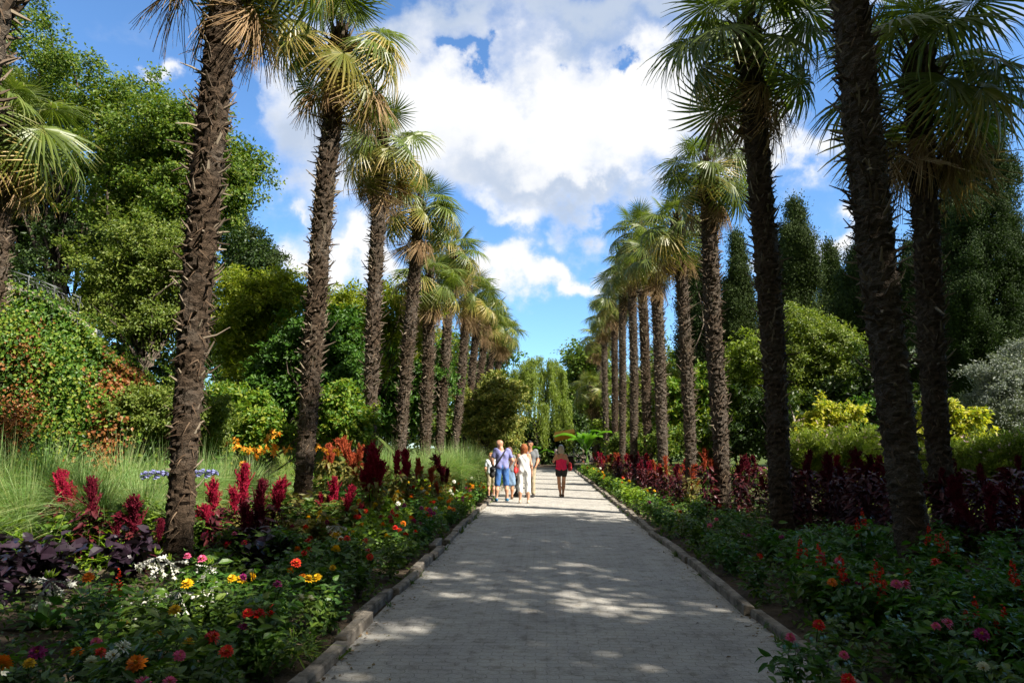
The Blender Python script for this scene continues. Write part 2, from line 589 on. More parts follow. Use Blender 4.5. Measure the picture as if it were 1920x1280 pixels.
def make_ground():
    xs = np.concatenate([np.linspace(-300, -45, 10), np.linspace(-40, -6, 60), np.linspace(-5.6, 5.6, 57), np.linspace(6, 40, 30), np.linspace(45, 300, 10)])
    ys = np.concatenate([np.linspace(-200, -12, 8), np.linspace(-10, 70, 160), np.linspace(75, 500, 16)])
    X, Y = np.meshgrid(xs, ys, indexing='ij')
    r = np.random.default_rng(3)
    Z = ground(X, Y) + r.normal(0, .012, X.shape) * (np.abs(X) > 2)
    Z = np.where(np.abs(X) < 1.95, -.03, Z)
    V = np.stack([X, Y, Z], -1).reshape(-1, 3)
    n, k = X.shape
    I = np.arange(n * k).reshape(n, k)
    q = np.stack([I[:-1, :-1], I[1:, :-1], I[1:, 1:], I[:-1, 1:]], -1).reshape(-1, 4)
    mb = MB()
    mb.add(V, q, 0, True)
    tag(obj('ground', mb.mesh('ground', soil_mat())), 'dark soil ground of the flower beds and hillside beside the path', 'ground', kind='structure')
    mb = MB()
    xs = np.linspace(-PATH_W - .04, PATH_W + .04, 12)
    ys = np.linspace(-6, PATH_END, 160)
    X, Y = np.meshgrid(xs, ys, indexing='ij')
    Z = .012 * np.cos(X / PATH_W * 1.5) + r.normal(0, .0015, X.shape)
    n, k = X.shape
    I = np.arange(n * k).reshape(n, k)
    q = np.stack([I[:-1, :-1], I[1:, :-1], I[1:, 1:], I[:-1, 1:]], -1).reshape(-1, 4)
    mb.add(np.stack([X, Y, Z], -1), q, 0, True)
    tag(obj('path', mb.mesh('path', path_mat())), 'long straight grey paved path between the two palm rows', 'path', kind='structure')
    # darker flat strip beyond the path end
    mb = MB()
    mb.add([(-14, PATH_END + .02, -.012), (14, PATH_END + .02, -.012), (14, 53, -.012), (-14, 53, -.012)], [(0, 1, 2, 3)])
    tag(obj('dark_strip', mb.mesh('dark_strip', noise_mat('dark_strip_mat', (.03, .03, .03), (.06, .058, .055), 8, .9))),
        'dark flat strip beyond the far end of the paved walk', 'path', kind='structure')
    for sgn in (-1, 1):
        mb = MB()
        y = -5.
        while y < PATH_END:
            ln = min(r.uniform(.75, 1.15), PATH_END - y + .3)
            j = r.normal(0, .02)
            t = r.normal(0, .018)
            x0 = sgn * (PATH_W + .055 + j)
            top = .085 + r.normal(0, .012)
            if sgn < 0 and 6.3 < y < 7.4:
                x0 -= .1
                top -= .035
            if sgn < 0 and 10.2 < y < 11.2:
                x0 -= .06
            b2 = MB()
            box(b2, -.054, .054, 0, ln - .012 - r.uniform(0, .014), -.1, top, 0, .013)
            V = b2.v[0].copy()
            V[:, 0] += t * V[:, 1] + r.normal(0, .003, len(V))
            V[:, 2] += r.normal(0, .004, len(V))
            V += (x0, y, 0)
            mb.add(V, b2.f[0][0])
            y += ln
        tag(obj('kerb', mb.mesh('kerb', M['concrete'])), ('left' if sgn < 0 else 'right') + ' kerb of worn concrete blocks along the paved path', 'kerb', kind='structure')


make_ground()


# ------------------------------------------------------------------ trees and shrubs
def crown(mb, lobes, nclump, nleaf, cr, L, W, seed, up=.5, flat=.65, shell=.55, droop=.0, mat=0, dirup=0., fold=.3, rough=.21, tight=.45, puff=.55, spray=1.0):
    """leaf clumps spread through a few ellipsoids; returns clump centres"""
    r = np.random.default_rng(seed)
    C = np.array([l[0] for l in lobes], float)
    Rr = np.array([l[1] for l in lobes], float)
    w = (Rr.prod(1)) ** (2 / 3)
    li = r.choice(len(lobes), nclump, p=w / w.sum())
    d = unit(r.normal(size=(nclump, 3)))
    rad = (shell + (1 - shell) * r.random(nclump) ** .6)
    rad *= np.clip(r.normal(1., rough, nclump), .6, 1.45)
    cc = C[li] + d * Rr[li] * rad[:, None]
    # drop most clumps that sit deep inside a neighbouring lobe
    q = ((cc[:, None] - C[None]) / Rr[None]) ** 2
    inside = (q.sum(-1) < .3).sum(1) > 0
    keep = ~inside | (r.random(nclump) < .35)
    cc, d = cc[keep], d[keep]
    n = len(cc)
    size = cr * r.uniform(.4, 1.5, n)
    k = np.maximum(3, (nleaf * (size / cr) ** 1.6).astype(int))
    idx = np.repeat(np.arange(n), k)
    tot = len(idx)
    off = r.normal(size=(tot, 3)) * tight
    off[:, 2] *= flat
    if spray:
        ax = unit(d + r.normal(size=(n, 3)) * .55 + np.array((0, 0, .12)))[idx]
        t = r.random(tot) ** .8
        off = off * (.78 - .38 * t)[:, None] + ax * ((t * 1.75 - .75) * spray)[:, None]
        off[:, 2] -= .22 * spray * np.clip(t - .4, 0, 1) ** 2
    P = cc[idx] + off * size[idx][:, None]
    P[:, 2] -= droop * (off[:, 0] ** 2 + off[:, 1] ** 2) * size[idx]
    Nn = unit(d[idx] * .45 + unit(off) * puff + np.array((0, 0, up)) + r.normal(size=(tot, 3)) * .5)
    D = unit(np.cross(r.normal(size=(tot, 3)), Nn) + off * .6 + np.array((0, 0, dirup)))
    V, Fa = leaf4(P, D, Nn, L * r.uniform(.5, 1.4, tot), W * r.uniform(.55, 1.35, tot), fold)
    mb.add(V, Fa, mat)
    return cc


def limbs(base, lobes, cc, r0, seed, nb=14, mat=0, lean=None, seg=8):
    mb = MB()
    r = np.random.default_rng(seed)
    base = np.array(base, float)
    C = np.array([l[0] for l in lobes])
    top = C.mean(0)
    h = top[2] - base[2]
    fork = base + (top - base) * .45 + np.array((r.normal(0, .06 * h), r.normal(0, .06 * h), 0))
    fork[2] = base[2] + h * .42
    t = np.linspace(0, 1, 7)[:, None]
    p = base * (1 - t) + fork * t + np.sin(t * PI) * np.array((r.normal(0, .04 * h), r.normal(0, .04 * h), 0))
    rr = r0 * (1 - .4 * t[:, 0])
    rr[0] *= 1.35
    p[0, 2] -= .25
    tubes(mb, p, rr, seg + 2, mat)
    ends = list(C)
    if len(cc):
        ends += list(cc[r.choice(len(cc), min(nb, len(cc)), replace=False)])
    for i, e in enumerate(ends):
        st = p[r.integers(4, 7)]
        big = i < len(C)
        q = np.linspace(0, 1, 7)[:, None]
        ln = np.linalg.norm(e - st)
        b = st * (1 - q) + e * q + np.sin(q * PI) * np.array((r.normal(0, .06), r.normal(0, .06), .1)) * ln
        b[1:-1] += r.normal(0, .02, (5, 3)) * ln
        tubes(mb, b, np.linspace(r0 * (.5 if big else .3), r0 * .06 + .004, 7), seg - 2, mat)
    return mb


def lobes_px(d, L):
    """[(px, py, half width px, half height px[, extra depth])] -> ellipsoids at depth d"""
    out = []
    for l in L:
        dd = d + (l[4] if len(l) > 4 else 0)
        c = at(l[0], l[1], dd)
        k = dd / F
        out.append((c, (l[2] * k, (l[2] + l[3]) * .5 * k, l[3] * k)))
    return out


def lumpy(lob, seed):
    r = np.random.default_rng(seed + 1000)
    out = []
    for c, R in lob:
        R = np.array(R)
        out.append((c, R * .72))
        for k in range(5):
            d = unit(r.normal(size=3) * (1, 1, .9) + (0, 0, .15))
            out.append((c + d * R * r.uniform(.6, .95), R * r.uniform(.26, .5)))
    return out


def tree(name, label, cat, d, L, basepx, leaf, n, nl, cr, ll, lw, seed, r0=.18, bark='bark', group=None, parts=('trunk', 'crown'), basez=None, **kw):
    lob = lobes_px(d, L)
    bx = col(basepx, d)
    b = np.array((bx, d, float(ground(bx, d)) if basez is None else basez))
    lob = [(c - b, rr) for c, rr in lob]
    full = lob
    if name != 'cypress':
        lob = lumpy(lob, seed)
    o = thing(name, label, cat, b, 0, group)
    mb = MB()
    cc = crown(mb, lob, n, nl, cr, ll, lw, seed, **kw)
    obj(parts[1], mb.mesh(name + '_leaves', M[leaf]), o)
    obj(parts[0], (limbs((0, 0, 0), full[:1], [], r0, seed, 0) if name == 'cypress' else limbs((0, 0, 0), full, cc, r0, seed, 26)).mesh(name + '_limbs', M[bark]), o)
    return o


SH = ('stem', 'foliage')
# --- left hillside
tree('hillside_tree', 'tallest broadleaf tree, high on the left hillside against the sky', 'tree', 23,
     [(40, 130, 110, 120), (150, 190, 90, 90), (230, 240, 80, 80), (60, 280, 110, 90, 2), (150, 330, 90, 60, 2), (-40, 200, 110, 160), (-120, 60, 120, 140, 2)], 70, 'oak', 640, 150, .66, .135, .085, 11, .32)
tree('hillside_tree', 'broadleaf tree spreading to the right, behind the tall near palm on the left', 'tree', 21,
     [(320, 260, 75, 75), (400, 310, 80, 70), (330, 350, 90, 70), (250, 310, 60, 70), (430, 370, 50, 45), (460, 320, 40, 30), (220, 390, 60, 45)], 200, 'oak', 460, 140, .6, .125, .08, 12, .26)
tree('dark_tree', 'dark shaded tree under the big hillside crowns', 'tree', 25,  # darker leaves stand for the deep shade under the crowns
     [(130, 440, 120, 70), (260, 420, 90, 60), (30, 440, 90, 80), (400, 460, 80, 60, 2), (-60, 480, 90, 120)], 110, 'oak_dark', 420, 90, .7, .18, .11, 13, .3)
tree('rounded_tree', 'rounded olive-green tree with dense small leaves, left hillside', 'tree', 18,
     [(230, 530, 85, 70), (320, 520, 75, 70), (275, 460, 70, 50), (350, 470, 50, 45), (200, 585, 55, 40), (330, 600, 70, 55), (250, 610, 60, 40)], 300, 'olive', 600, 130, .42, .095, .055, 14, .16)
tree('conifer_tree', 'dark conical evergreen rising behind the near left palm', 'tree', 30,
     [(455, 450, 28, 45), (450, 520, 55, 60), (490, 490, 30, 40), (500, 540, 45, 55), (460, 610, 70, 70)], 470, 'cypress_warm', 480, 150, .5, .14, .06, 15, .22, dirup=.5)
tree('bamboo_shrub', 'tall yellow-green shrub left of the second palm on the left', 'shrub', 18,
     [(490, 590, 50, 60), (455, 640, 45, 70), (520, 560, 35, 45), (450, 560, 40, 50), (545, 545, 30, 45), (490, 680, 60, 40)], 490, 'yellowgreen', 440, 100, .38, .12, .045, 16, .08, parts=SH, up=.2)
tree('bamboo_shrub', 'wispy yellow-green shrub between the second and third palm on the left', 'shrub', 24,
     [(640, 570, 45, 45), (605, 600, 40, 60), (665, 610, 35, 60), (720, 580, 40, 60), (780, 610, 45, 60), (700, 660, 60, 60)], 660, 'yellowgreen', 380, 70, .42, .16, .07, 17, .09, parts=SH, up=.2)
tree('climber_mass', 'deep green climber-covered shrub around the second palm trunk', 'shrub', 17,
     [(560, 640, 45, 70), (620, 640, 45, 70), (650, 690, 40, 70), (540, 720, 45, 60), (600, 740, 60, 55), (655, 760, 40, 50), (505, 740, 40, 60)], 590, 'deepgreen', 560, 90, .38, .12, .08, 18, .1, parts=SH)
tree('leafy_shrub', 'green shrub filling the gap behind the third and fourth left palms', 'shrub', 27,
     [(740, 690, 55, 60), (700, 760, 50, 60), (770, 740, 50, 60), (800, 690, 45, 70), (730, 620, 40, 40)], 750, 'deepgreen', 460, 66, .45, .18, .1, 19, .12, parts=SH)
tree('leafy_shrub', 'pale green low shrub right of the near left palm', 'shrub', 15,
     [(430, 760, 45, 40), (470, 790, 45, 40), (410, 800, 40, 40), (500, 810, 40, 35), (650, 800, 45, 35), (620, 770, 40, 40)], 450, 'vine', 420, 60, .28, .11, .07, 20, .06, parts=SH)
tree('clipped_hedge', 'low fine-leaved green hedge right of the ivy wall', 'hedge', 13.4,
     [(250, 765, 40, 40), (300, 770, 40, 45), (345, 775, 35, 45), (390, 790, 35, 40), (280, 800, 60, 30)], 310, 'olive', 330, 80, .22, .07, .04, 21, .05, parts=SH)
tree('mottled_shrub', 'mottled yellow and green shrub just left of the willow', 'shrub', 32,
     [(925, 765, 45, 50), (900, 800, 40, 45), (955, 790, 32, 50), (930, 730, 32, 30), (965, 740, 22, 30), (885, 760, 26, 40), (950, 830, 36, 24)], 925, 'mottled', 460, 62, .32, .16, .09, 22, .1, parts=SH)
tree('leafy_shrub', 'shaded shrub under the far palms of the left row', 'shrub', 38,
     [(860, 800, 36, 36), (830, 800, 30, 36), (890, 790, 30, 40)], 870, 'oak', 300, 60, .5, .2, .12, 23, .1, parts=SH)

# --- right side
def cypress(label, d, cx, top, bot, hw, seed, mat, n, ll=.15, flame=1.):
    lob = []
    r = np.random.default_rng(seed)
    h = bot - top
    for t in np.linspace(.03, .97, 8):
        wv = hw * (math.sin(min(1, t * 1.5 + .08) * PI * .5) ** .8) * (1 if t < .8 else .9)
        for k in range(2 if wv > 24 else 1):
            lob.append((cx + r.normal(0, .16) * wv + (k - .5) * wv * .45 * (wv > 24), top + h * t, wv * r.uniform(.72, .86), h * .11, r.normal(0, .25)))
    return tree('cypress', label, 'cypress', d, lob, cx, mat, int(n * 1.15), 330, .36 * d / 28, ll * .62 * d / 28, ll * .34 * d / 28, seed, .2, dirup=1.0, flat=1.6, up=.3, shell=.5, rough=.12, tight=.34, puff=1.0, spray=0)


cypress('broadest dark cypress at the right edge of the picture', 29, 1850, 262, 800, 112, 31, 'cypress', 1350)
cypress('tall sharp-topped cypress right of the second right palm', 40, 1490, 402, 760, 44, 32, 'cypress_warm', 520)
cypress('shorter cypress left of the nearest right trunk', 43, 1557, 480, 760, 30, 33, 'cypress_warm', 380)
cypress('shaded cypress directly behind the nearest right trunk', 33, 1625, 430, 800, 54, 34, 'cypress', 620)
cypress('dark cypress between the nearest and the leaning right trunk', 35, 1715, 470, 800, 50, 35, 'cypress', 560)
cypress('cypress showing between the second and third right palms', 45, 1382, 458, 760, 38, 36, 'cypress_warm', 420)
cypress('slim cypress right of the fourth right palm', 46, 1302, 500, 760, 26, 37, 'cypress', 330)
cypress('cypress leaning beside the broadest cypress', 31, 1780, 350, 800, 42, 38, 'cypress', 560)
tree('garden_tree', 'light green open tree with a bare trunk, right of the second right palm', 'tree', 26,
     [(1510, 620, 45, 50), (1560, 640, 42, 50), (1480, 680, 36, 45), (1540, 700, 50, 45), (1590, 690, 30, 45), (1500, 740, 40, 30)], 1520, 'olive', 420, 100, .45, .12, .07, 41, .11, 'paleb')
tree('garden_tree', 'pale yellow-green tree between the second and third right palms', 'tree', 29,
     [(1390, 670, 40, 50), (1410, 720, 36, 50), (1360, 720, 30, 45), (1330, 750, 34, 50), (1400, 780, 36, 40)], 1395, 'willow', 340, 60, .42, .17, .09, 42, .1, 'paleb')
tree('leafy_shrub', 'deep green shrub in shade behind the second right palm', 'shrub', 24,
     [(1440, 780, 50, 45), (1490, 800, 45, 40), (1530, 790, 50, 40), (1400, 820, 40, 30), (1600, 780, 50, 60), (1640, 740, 40, 70), (1690, 770, 50, 60)], 1480, 'oak_dark', 400, 60, .45, .17, .1, 43, .1, parts=SH)
tree('leafy_shrub', 'shrub with pale leaves between the third and fourth right palms', 'shrub', 27,
     [(1320, 790, 30, 40), (1300, 830, 28, 30), (1340, 840, 26, 30), (1265, 790, 26, 50), (1255, 740, 22, 40), (1320, 720, 30, 40)], 1310, 'vine', 320, 55, .35, .18, .11, 44, .07, parts=SH)
tree('leafy_shrub', 'low sunlit shrub seen between the far right trunks', 'shrub', 44,
     [(1150, 800, 30, 36), (1200, 800, 30, 36), (1240, 820, 26, 26), (1180, 740, 40, 40), (1230, 720, 40, 40)], 1170, 'willow', 320, 50, .55, .22, .12, 45, .1, parts=SH)
tree('silver_shrub', 'rounded silver-grey shrub in front of the broadest cypress', 'shrub', 19,
     [(1860, 700, 40, 40), (1890, 740, 50, 50), (1840, 760, 40, 45), (1930, 720, 45, 60), (1880, 790, 50, 35), (1910, 670, 30, 26)], 1880, 'silver', 420, 110, .3, .085, .035, 46, .08, parts=SH)
tree('leafy_shrub', 'low green shrub closing the gap behind the red amaranths of the right row', 'shrub', 25,
     [(1345, 822, 30, 26), (1400, 815, 34, 30), (1290, 828, 28, 24), (1440, 822, 30, 26), (1250, 832, 24, 20)], 1350, 'oak', 260, 70, .34, .13, .08, 145, .06, parts=SH)
tree('leafy_shrub', 'low green shrub behind the far red amaranths', 'shrub', 36,
     [(1205, 838, 22, 16), (1165, 838, 20, 16), (1235, 834, 22, 18)], 1190, 'oak', 200, 60, .4, .16, .1, 146, .06, parts=SH)
GS = ('golden_shrub', 'bright golden-leaved shrub ')
tree(GS[0], GS[1] + 'left of the nearest right trunk', 'shrub', 16.5, [(1530, 795, 22, 20), (1565, 788, 18, 22), (1546, 762, 9, 14), (1592, 774, 14, 16), (1515, 808, 18, 14)], 1550, 'golden', 120, 40, .17, .1, .06, 47, .03, parts=SH, rough=.35)
tree(GS[0], GS[1] + 'right of the leaning trunk, below the silver shrub', 'shrub', 15.5, [(1800, 795, 30, 30), (1830, 785, 22, 24), (1775, 780, 16, 24), (1765, 810, 16, 30), (1815, 825, 26, 22)], 1800, 'golden', 150, 40, .17, .1, .06, 48, .03, parts=SH, rough=.35)
tree(GS[0], GS[1] + 'glimpsed between the two big right trunks', 'shrub', 15.5, [(1738, 800, 14, 34), (1728, 830, 14, 24), (1745, 770, 9, 18)], 1735, 'golden', 90, 45, .18, .1, .06, 49, .03, parts=SH)
tree('dark_leafy_shrub', 'small dark green shrub beside the golden shrub on the right', 'shrub', 17.5, [(1615, 785, 26, 26), (1625, 765, 18, 20), (1640, 800, 24, 24)], 1620, 'deepgreen', 150, 40, .2, .11, .07, 50, .03, parts=SH)


# --- willow
def willow():
    d = 58
    lob = lobes_px(d, [(1002, 715, 44, 45), (980, 722, 30, 44), (1036, 702, 22, 36), (1010, 686, 30, 22), (1036, 765, 34, 40)])
    bx = col(1010, d)
    b = np.array((bx, d, 0.))
    o = thing('weeping_willow', 'weeping willow with long hanging strands at the end of the path', 'tree', b)
    r = np.random.default_rng(51)
    mb = MB()
    C = np.array([l[0] for l in lob]) - b
    Rr = np.array([l[1] for l in lob])
    n = 1150
    nb = 52
    bl = r.integers(0, len(C), nb)
    bd = unit(r.normal(size=(nb, 3)))
    bi = r.integers(0, nb, n)
    li = bl[bi]
    dd = unit(bd[bi] + r.normal(0, .13, (n, 3)))
    dd[:, 2] = np.abs(dd[:, 2]) * .9 + .05
    s = C[li] + dd * Rr[li] * r.uniform(.55, 1.05, (n, 1))
    ln = np.minimum(r.uniform(1.6, 5.6, nb)[bi] * r.uniform(.6, 1.1, n), np.maximum(.8, s[:, 2] - r.uniform(.4, 2.0, n)))
    k = 26
    t = np.linspace(0, 1, k)[None, :, None]
    out = dd.copy()
    out[:, 2] = 0
    P = s[:, None] + out[:, None] * .45 * np.sqrt(t) * ln[:, None, None] * .25 + np.array((0, 0, -1)) * (t ** 1.15) * ln[:, None, None]
    P += np.array((0, 0, 1)) * .25 * np.sin(np.minimum(t * 4, PI)) * 1
    P += r.normal(0, .05, P.shape)
    Pf = P.reshape(-1, 3)
    m = len(Pf)
    D = unit(r.normal(size=(m, 3)) * .45 + np.array((0, 0, -1)))
    V, Fa = leaf4(Pf, D, r.normal(size=(m, 3)), r.uniform(.16, .3, m), r.uniform(.04, .075, m))
    mb.add(V, Fa)
    obj('crown', mb.mesh('willow_strands', M['willow']), o)
    lob2 = [(c, rr) for c, rr in zip(C, Rr)]
    obj('trunk', limbs((0, 0, 0), lob2, C, .3, 52).mesh('willow_limbs', M['bark']), o)


willow()

# --- background trees past the end of the path
BG = [('dark leafy tree right of the willow, behind the far palms', 64, [(1085, 690, 26, 36), (1110, 680, 30, 40), (1075, 740, 26, 40), (1100, 760, 36, 40), (1130, 720, 30, 40)], 1090, 'oak'),
      ('dark evergreen tree closing the view below the willow', 62, [(1010, 820, 30, 24), (1040, 815, 26, 26), (985, 815, 26, 26), (1065, 800, 24, 36), (1030, 850, 50, 16)], 1030, 'oak_dark'),
      ('leafy tree behind the far end of the left palm row', 60, [(900, 720, 50, 50), (850, 700, 45, 60), (930, 670, 30, 35), (880, 800, 60, 40), (945, 800, 40, 40)], 890, 'deepgreen'),
      ('broad tree behind the fifth and sixth left palms', 48, [(790, 660, 60, 60), (740, 640, 50, 50), (840, 690, 50, 60), (780, 760, 80, 60)], 790, 'oak'),
      ('broad tree behind the fourth right palm', 52, [(1260, 700, 50, 60), (1210, 740, 50, 50), (1310, 680, 50, 60), (1270, 790, 80, 45)], 1260, 'oak'),
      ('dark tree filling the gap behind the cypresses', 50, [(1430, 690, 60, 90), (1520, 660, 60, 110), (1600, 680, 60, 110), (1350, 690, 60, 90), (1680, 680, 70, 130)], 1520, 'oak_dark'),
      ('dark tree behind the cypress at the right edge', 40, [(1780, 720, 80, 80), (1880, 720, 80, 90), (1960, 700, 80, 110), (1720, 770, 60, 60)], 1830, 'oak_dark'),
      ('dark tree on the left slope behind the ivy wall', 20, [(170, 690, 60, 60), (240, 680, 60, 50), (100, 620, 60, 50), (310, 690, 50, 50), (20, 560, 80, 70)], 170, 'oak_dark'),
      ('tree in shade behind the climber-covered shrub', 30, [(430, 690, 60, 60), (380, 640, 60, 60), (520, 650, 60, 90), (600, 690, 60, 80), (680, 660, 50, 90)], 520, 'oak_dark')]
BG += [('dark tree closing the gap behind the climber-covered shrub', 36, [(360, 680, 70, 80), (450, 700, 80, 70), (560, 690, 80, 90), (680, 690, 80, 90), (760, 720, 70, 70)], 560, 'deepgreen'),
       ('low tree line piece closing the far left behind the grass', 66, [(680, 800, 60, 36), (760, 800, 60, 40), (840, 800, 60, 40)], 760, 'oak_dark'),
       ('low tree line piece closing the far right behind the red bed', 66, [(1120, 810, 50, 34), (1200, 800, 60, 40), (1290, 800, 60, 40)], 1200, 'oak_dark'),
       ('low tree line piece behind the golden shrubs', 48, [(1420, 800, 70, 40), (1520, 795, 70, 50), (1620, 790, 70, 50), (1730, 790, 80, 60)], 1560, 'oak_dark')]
for i, (lb, d, L, bpx, mt) in enumerate(BG):
    tree('background_tree', lb, 'tree', d, L, bpx, mt, 330, 52, .024 * d * .75, .0075 * d * .8, .0045 * d * .8, 60 + i, .2)

# --- trees that shade the near half of the path; they stand right of the viewpoint
def shade_tree():
    b = np.array((13., .5, .1))
    lob = [((3.8, -2.3, 10.0), (4.5, 3.1, 1.6)), ((10.9, 2.0, 10.6), (3.0, 4.9, 2.2)), ((14.0, 5.6, 11), (4.2, 3.5, 2.8)), ((10.8, -4.6, 11.5), (5, 4.6, 2.4)), ((17.6, 1.0, 10), (4.5, 6, 3)),
           ((9.4, 5.0, 12.0), (2.0, 2.0, 1.5)), ((7.8, 9.4, 12.7), (1.1, 1.1, 1.)), ((9.9, 8.3, 11.8), (1.9, 1.7, 1.4))]
    lob = [(np.array(c) - b, np.array(rr)) for c, rr in lob]
    o = thing('plane_tree', 'large spreading tree right of the viewpoint that shades the near path', 'tree', b)
    mb = MB()
    cc = crown(mb, lob, 1800, 55, .75, .24, .17, 71, up=.8, shell=.2)
    obj('crown', mb.mesh('plane_leaves', M['oak']), o)
    obj('trunk', limbs((0, 0, 0), lob, cc, .4, 72, 30).mesh('plane_limbs', M['bark']), o)


shade_tree()


def light_blocker_tree(label, b, h, rad, seed):  # unseen trees added to block sky light and darken the foreground
    b = np.array(b, float)
    r = np.random.default_rng(seed)
    lob = [(np.array((r.normal(0, rad * .45), r.normal(0, rad * .45), h * q)), np.array((rad, rad, h * .2)) * r.uniform(.75, 1.05)) for q in (.3, .45, .6, .75, .88)]
    o = thing('light_blocker_tree', label, 'tree', b)
    mb = MB()
    cc = crown(mb, lob, 620, 60, .95, .3, .2, seed, up=.6, shell=.45)
    obj('crown', mb.mesh('blocker_tree_leaves', M['oak_dark']), o)
    obj('trunk', limbs((0, 0, 0), lob, cc, .35, seed, 20).mesh('blocker_tree_limbs', M['bark']), o)


light_blocker_tree('unseen dense dark tree added behind the viewpoint to block sky light, right of the path', (7.5, -8, .1), 15, 4.2, 75)
light_blocker_tree('unseen dense dark tree added behind the viewpoint to block sky light, left of the path', (-7, -7, .1), 15, 4.5, 76)
light_blocker_tree('unseen dense dark tree added to block sky light, closing the path behind the viewpoint', (.5, -13, .1), 14, 4.5, 77)
light_blocker_tree('unseen dense dark tree added beside the viewpoint to block sky light, outside the right bed', (13, 3.5, .1), 9, 3.6, 78)
light_blocker_tree('unseen dense dark tree added beside the viewpoint to block sky light, outside the left bed', (-11.5, 1.5, .1), 11, 3.8, 79)


# ------------------------------------------------------------------ palms
def fan(mb, hub, axis_bend, Rr, n, spread, droop, seed, split=.42, cup=.1, foldz=.35, ragged=.08, mat=0, width=1.0):
    r = np.random.default_rng(seed)
    a = np.linspace(-spread, spread, n) + r.normal(0, ragged * .25, n)
    da = 2 * spread / (n - 1)
    Ls = Rr * (1 - .22 * (np.abs(a) / PI) ** 2) * r.uniform(.88, 1.04, n)
    st = np.array((.03, .28, .52, .78, 1.))
    k = len(st)
    rr = Ls[:, None] * st
    dirx, diry = np.sin(a), np.cos(a)
    dr = droop * r.uniform(.6, 1.5, n)
    z = -dr[:, None] * Rr * (np.clip(st - .25, 0, 1) ** 1.8)[None] * 1.5 - cup * rr * (np.abs(a) / PI)[:, None]
    sh = np.sqrt(np.maximum(.15, 1 - (np.clip(dr[:, None] * (st[None] - .25), 0, 1) ** 2)))
    C = np.stack([dirx[:, None] * rr * sh, diry[:, None] * rr * sh, z], -1)
    w = np.where(st[None] <= split + .03, 2 * rr * math.tan(da / 2) * 1.0, 0)
    wm = 2 * Ls * split * math.tan(da / 2)
    w = np.where(st[None] > split + .03, (wm[:, None] * (1 - (st[None] - split) / (1 - split)) * .92 + .004), w) * width
    Sd = np.stack([diry, -dirx, np.zeros(n)], -1)[:, None].repeat(k, 1)
    rows = np.stack([C - Sd * w[..., None] / 2 - np.array((0, 0, 1)) * w[..., None] * foldz, C, C + Sd * w[..., None] / 2 - np.array((0, 0, 1)) * w[..., None] * foldz], 2)
    V = rows.reshape(-1, 3)
    c, s = math.cos(axis_bend), math.sin(axis_bend)
    V = np.stack([V[:, 0], V[:, 1] * c - V[:, 2] * s, V[:, 1] * s + V[:, 2] * c], -1) + np.array(hub)
    q = []
    for i in range(k - 1):
        b = i * 3
        q += [(b, b + 1, b + 4, b + 3), (b + 1, b + 2, b + 5, b + 4)]
    Fa = (np.array(q)[None] + (np.arange(n) * 3 * k)[:, None, None]).reshape(-1, 4)
    mb.add(V, Fa, mat)


def frond_mesh(kind, seed):
    mb = MB()
    r = np.random.default_rng(seed)
    t = np.linspace(0, 1, 6)
    if kind == 'young':
        args = (R_(5), .62, 36, R_(150), .12)
    elif kind == 'mature':
        args = (R_(-22), .68, 38, R_(155), .38)
    elif kind == 'old':
        args = (R_(-30), .68, 38, R_(150), .62)
    elif kind == 'yellow':
        args = (R_(-30), .66, 36, R_(140), .6)
    else:
        args = (R_(6), .8, 30, R_(24), .22)
    bend, Rr, n, spread, droop = args
    hub = (0, .62, 0)
    p = np.stack([np.zeros(6), t * .64, np.sin(t * PI) * .035], -1)
    tubes(mb, p, np.linspace(.017, .008, 6), 5, 1)
    if kind == 'dead':
        fan(mb, hub, bend, Rr, n, spread, droop, seed, .3, 1.6, .5, 2.2, 0, 1.6)
        fan(mb, (0, .58, -.05), bend - .12, Rr * .85, 24, R_(32), .3, seed + 50, .25, 1.2, .5, 2.2, 0, 1.3)
        fan(mb, (0, .6, .05), bend + .1, Rr * .7, 16, R_(40), .35, seed + 70, .25, 1.2, .5, 2.2, 0, 1.4)
        mats = [M['dead'], M['stub']]
    else:
        fan(mb, hub, bend, Rr, n, spread, droop, seed, .42, .12, width=.93)
        mats = [M['frond2'] if kind == 'yellow' else M['frond'], M['petiole']]
    return mb, mb.mesh('frond_' + kind, mats)


FR = {k: [frond_mesh(k, 100 + 7 * i + j) for j in range(2)] for i, k in enumerate(('young', 'mature', 'old', 'yellow', 'dead'))}


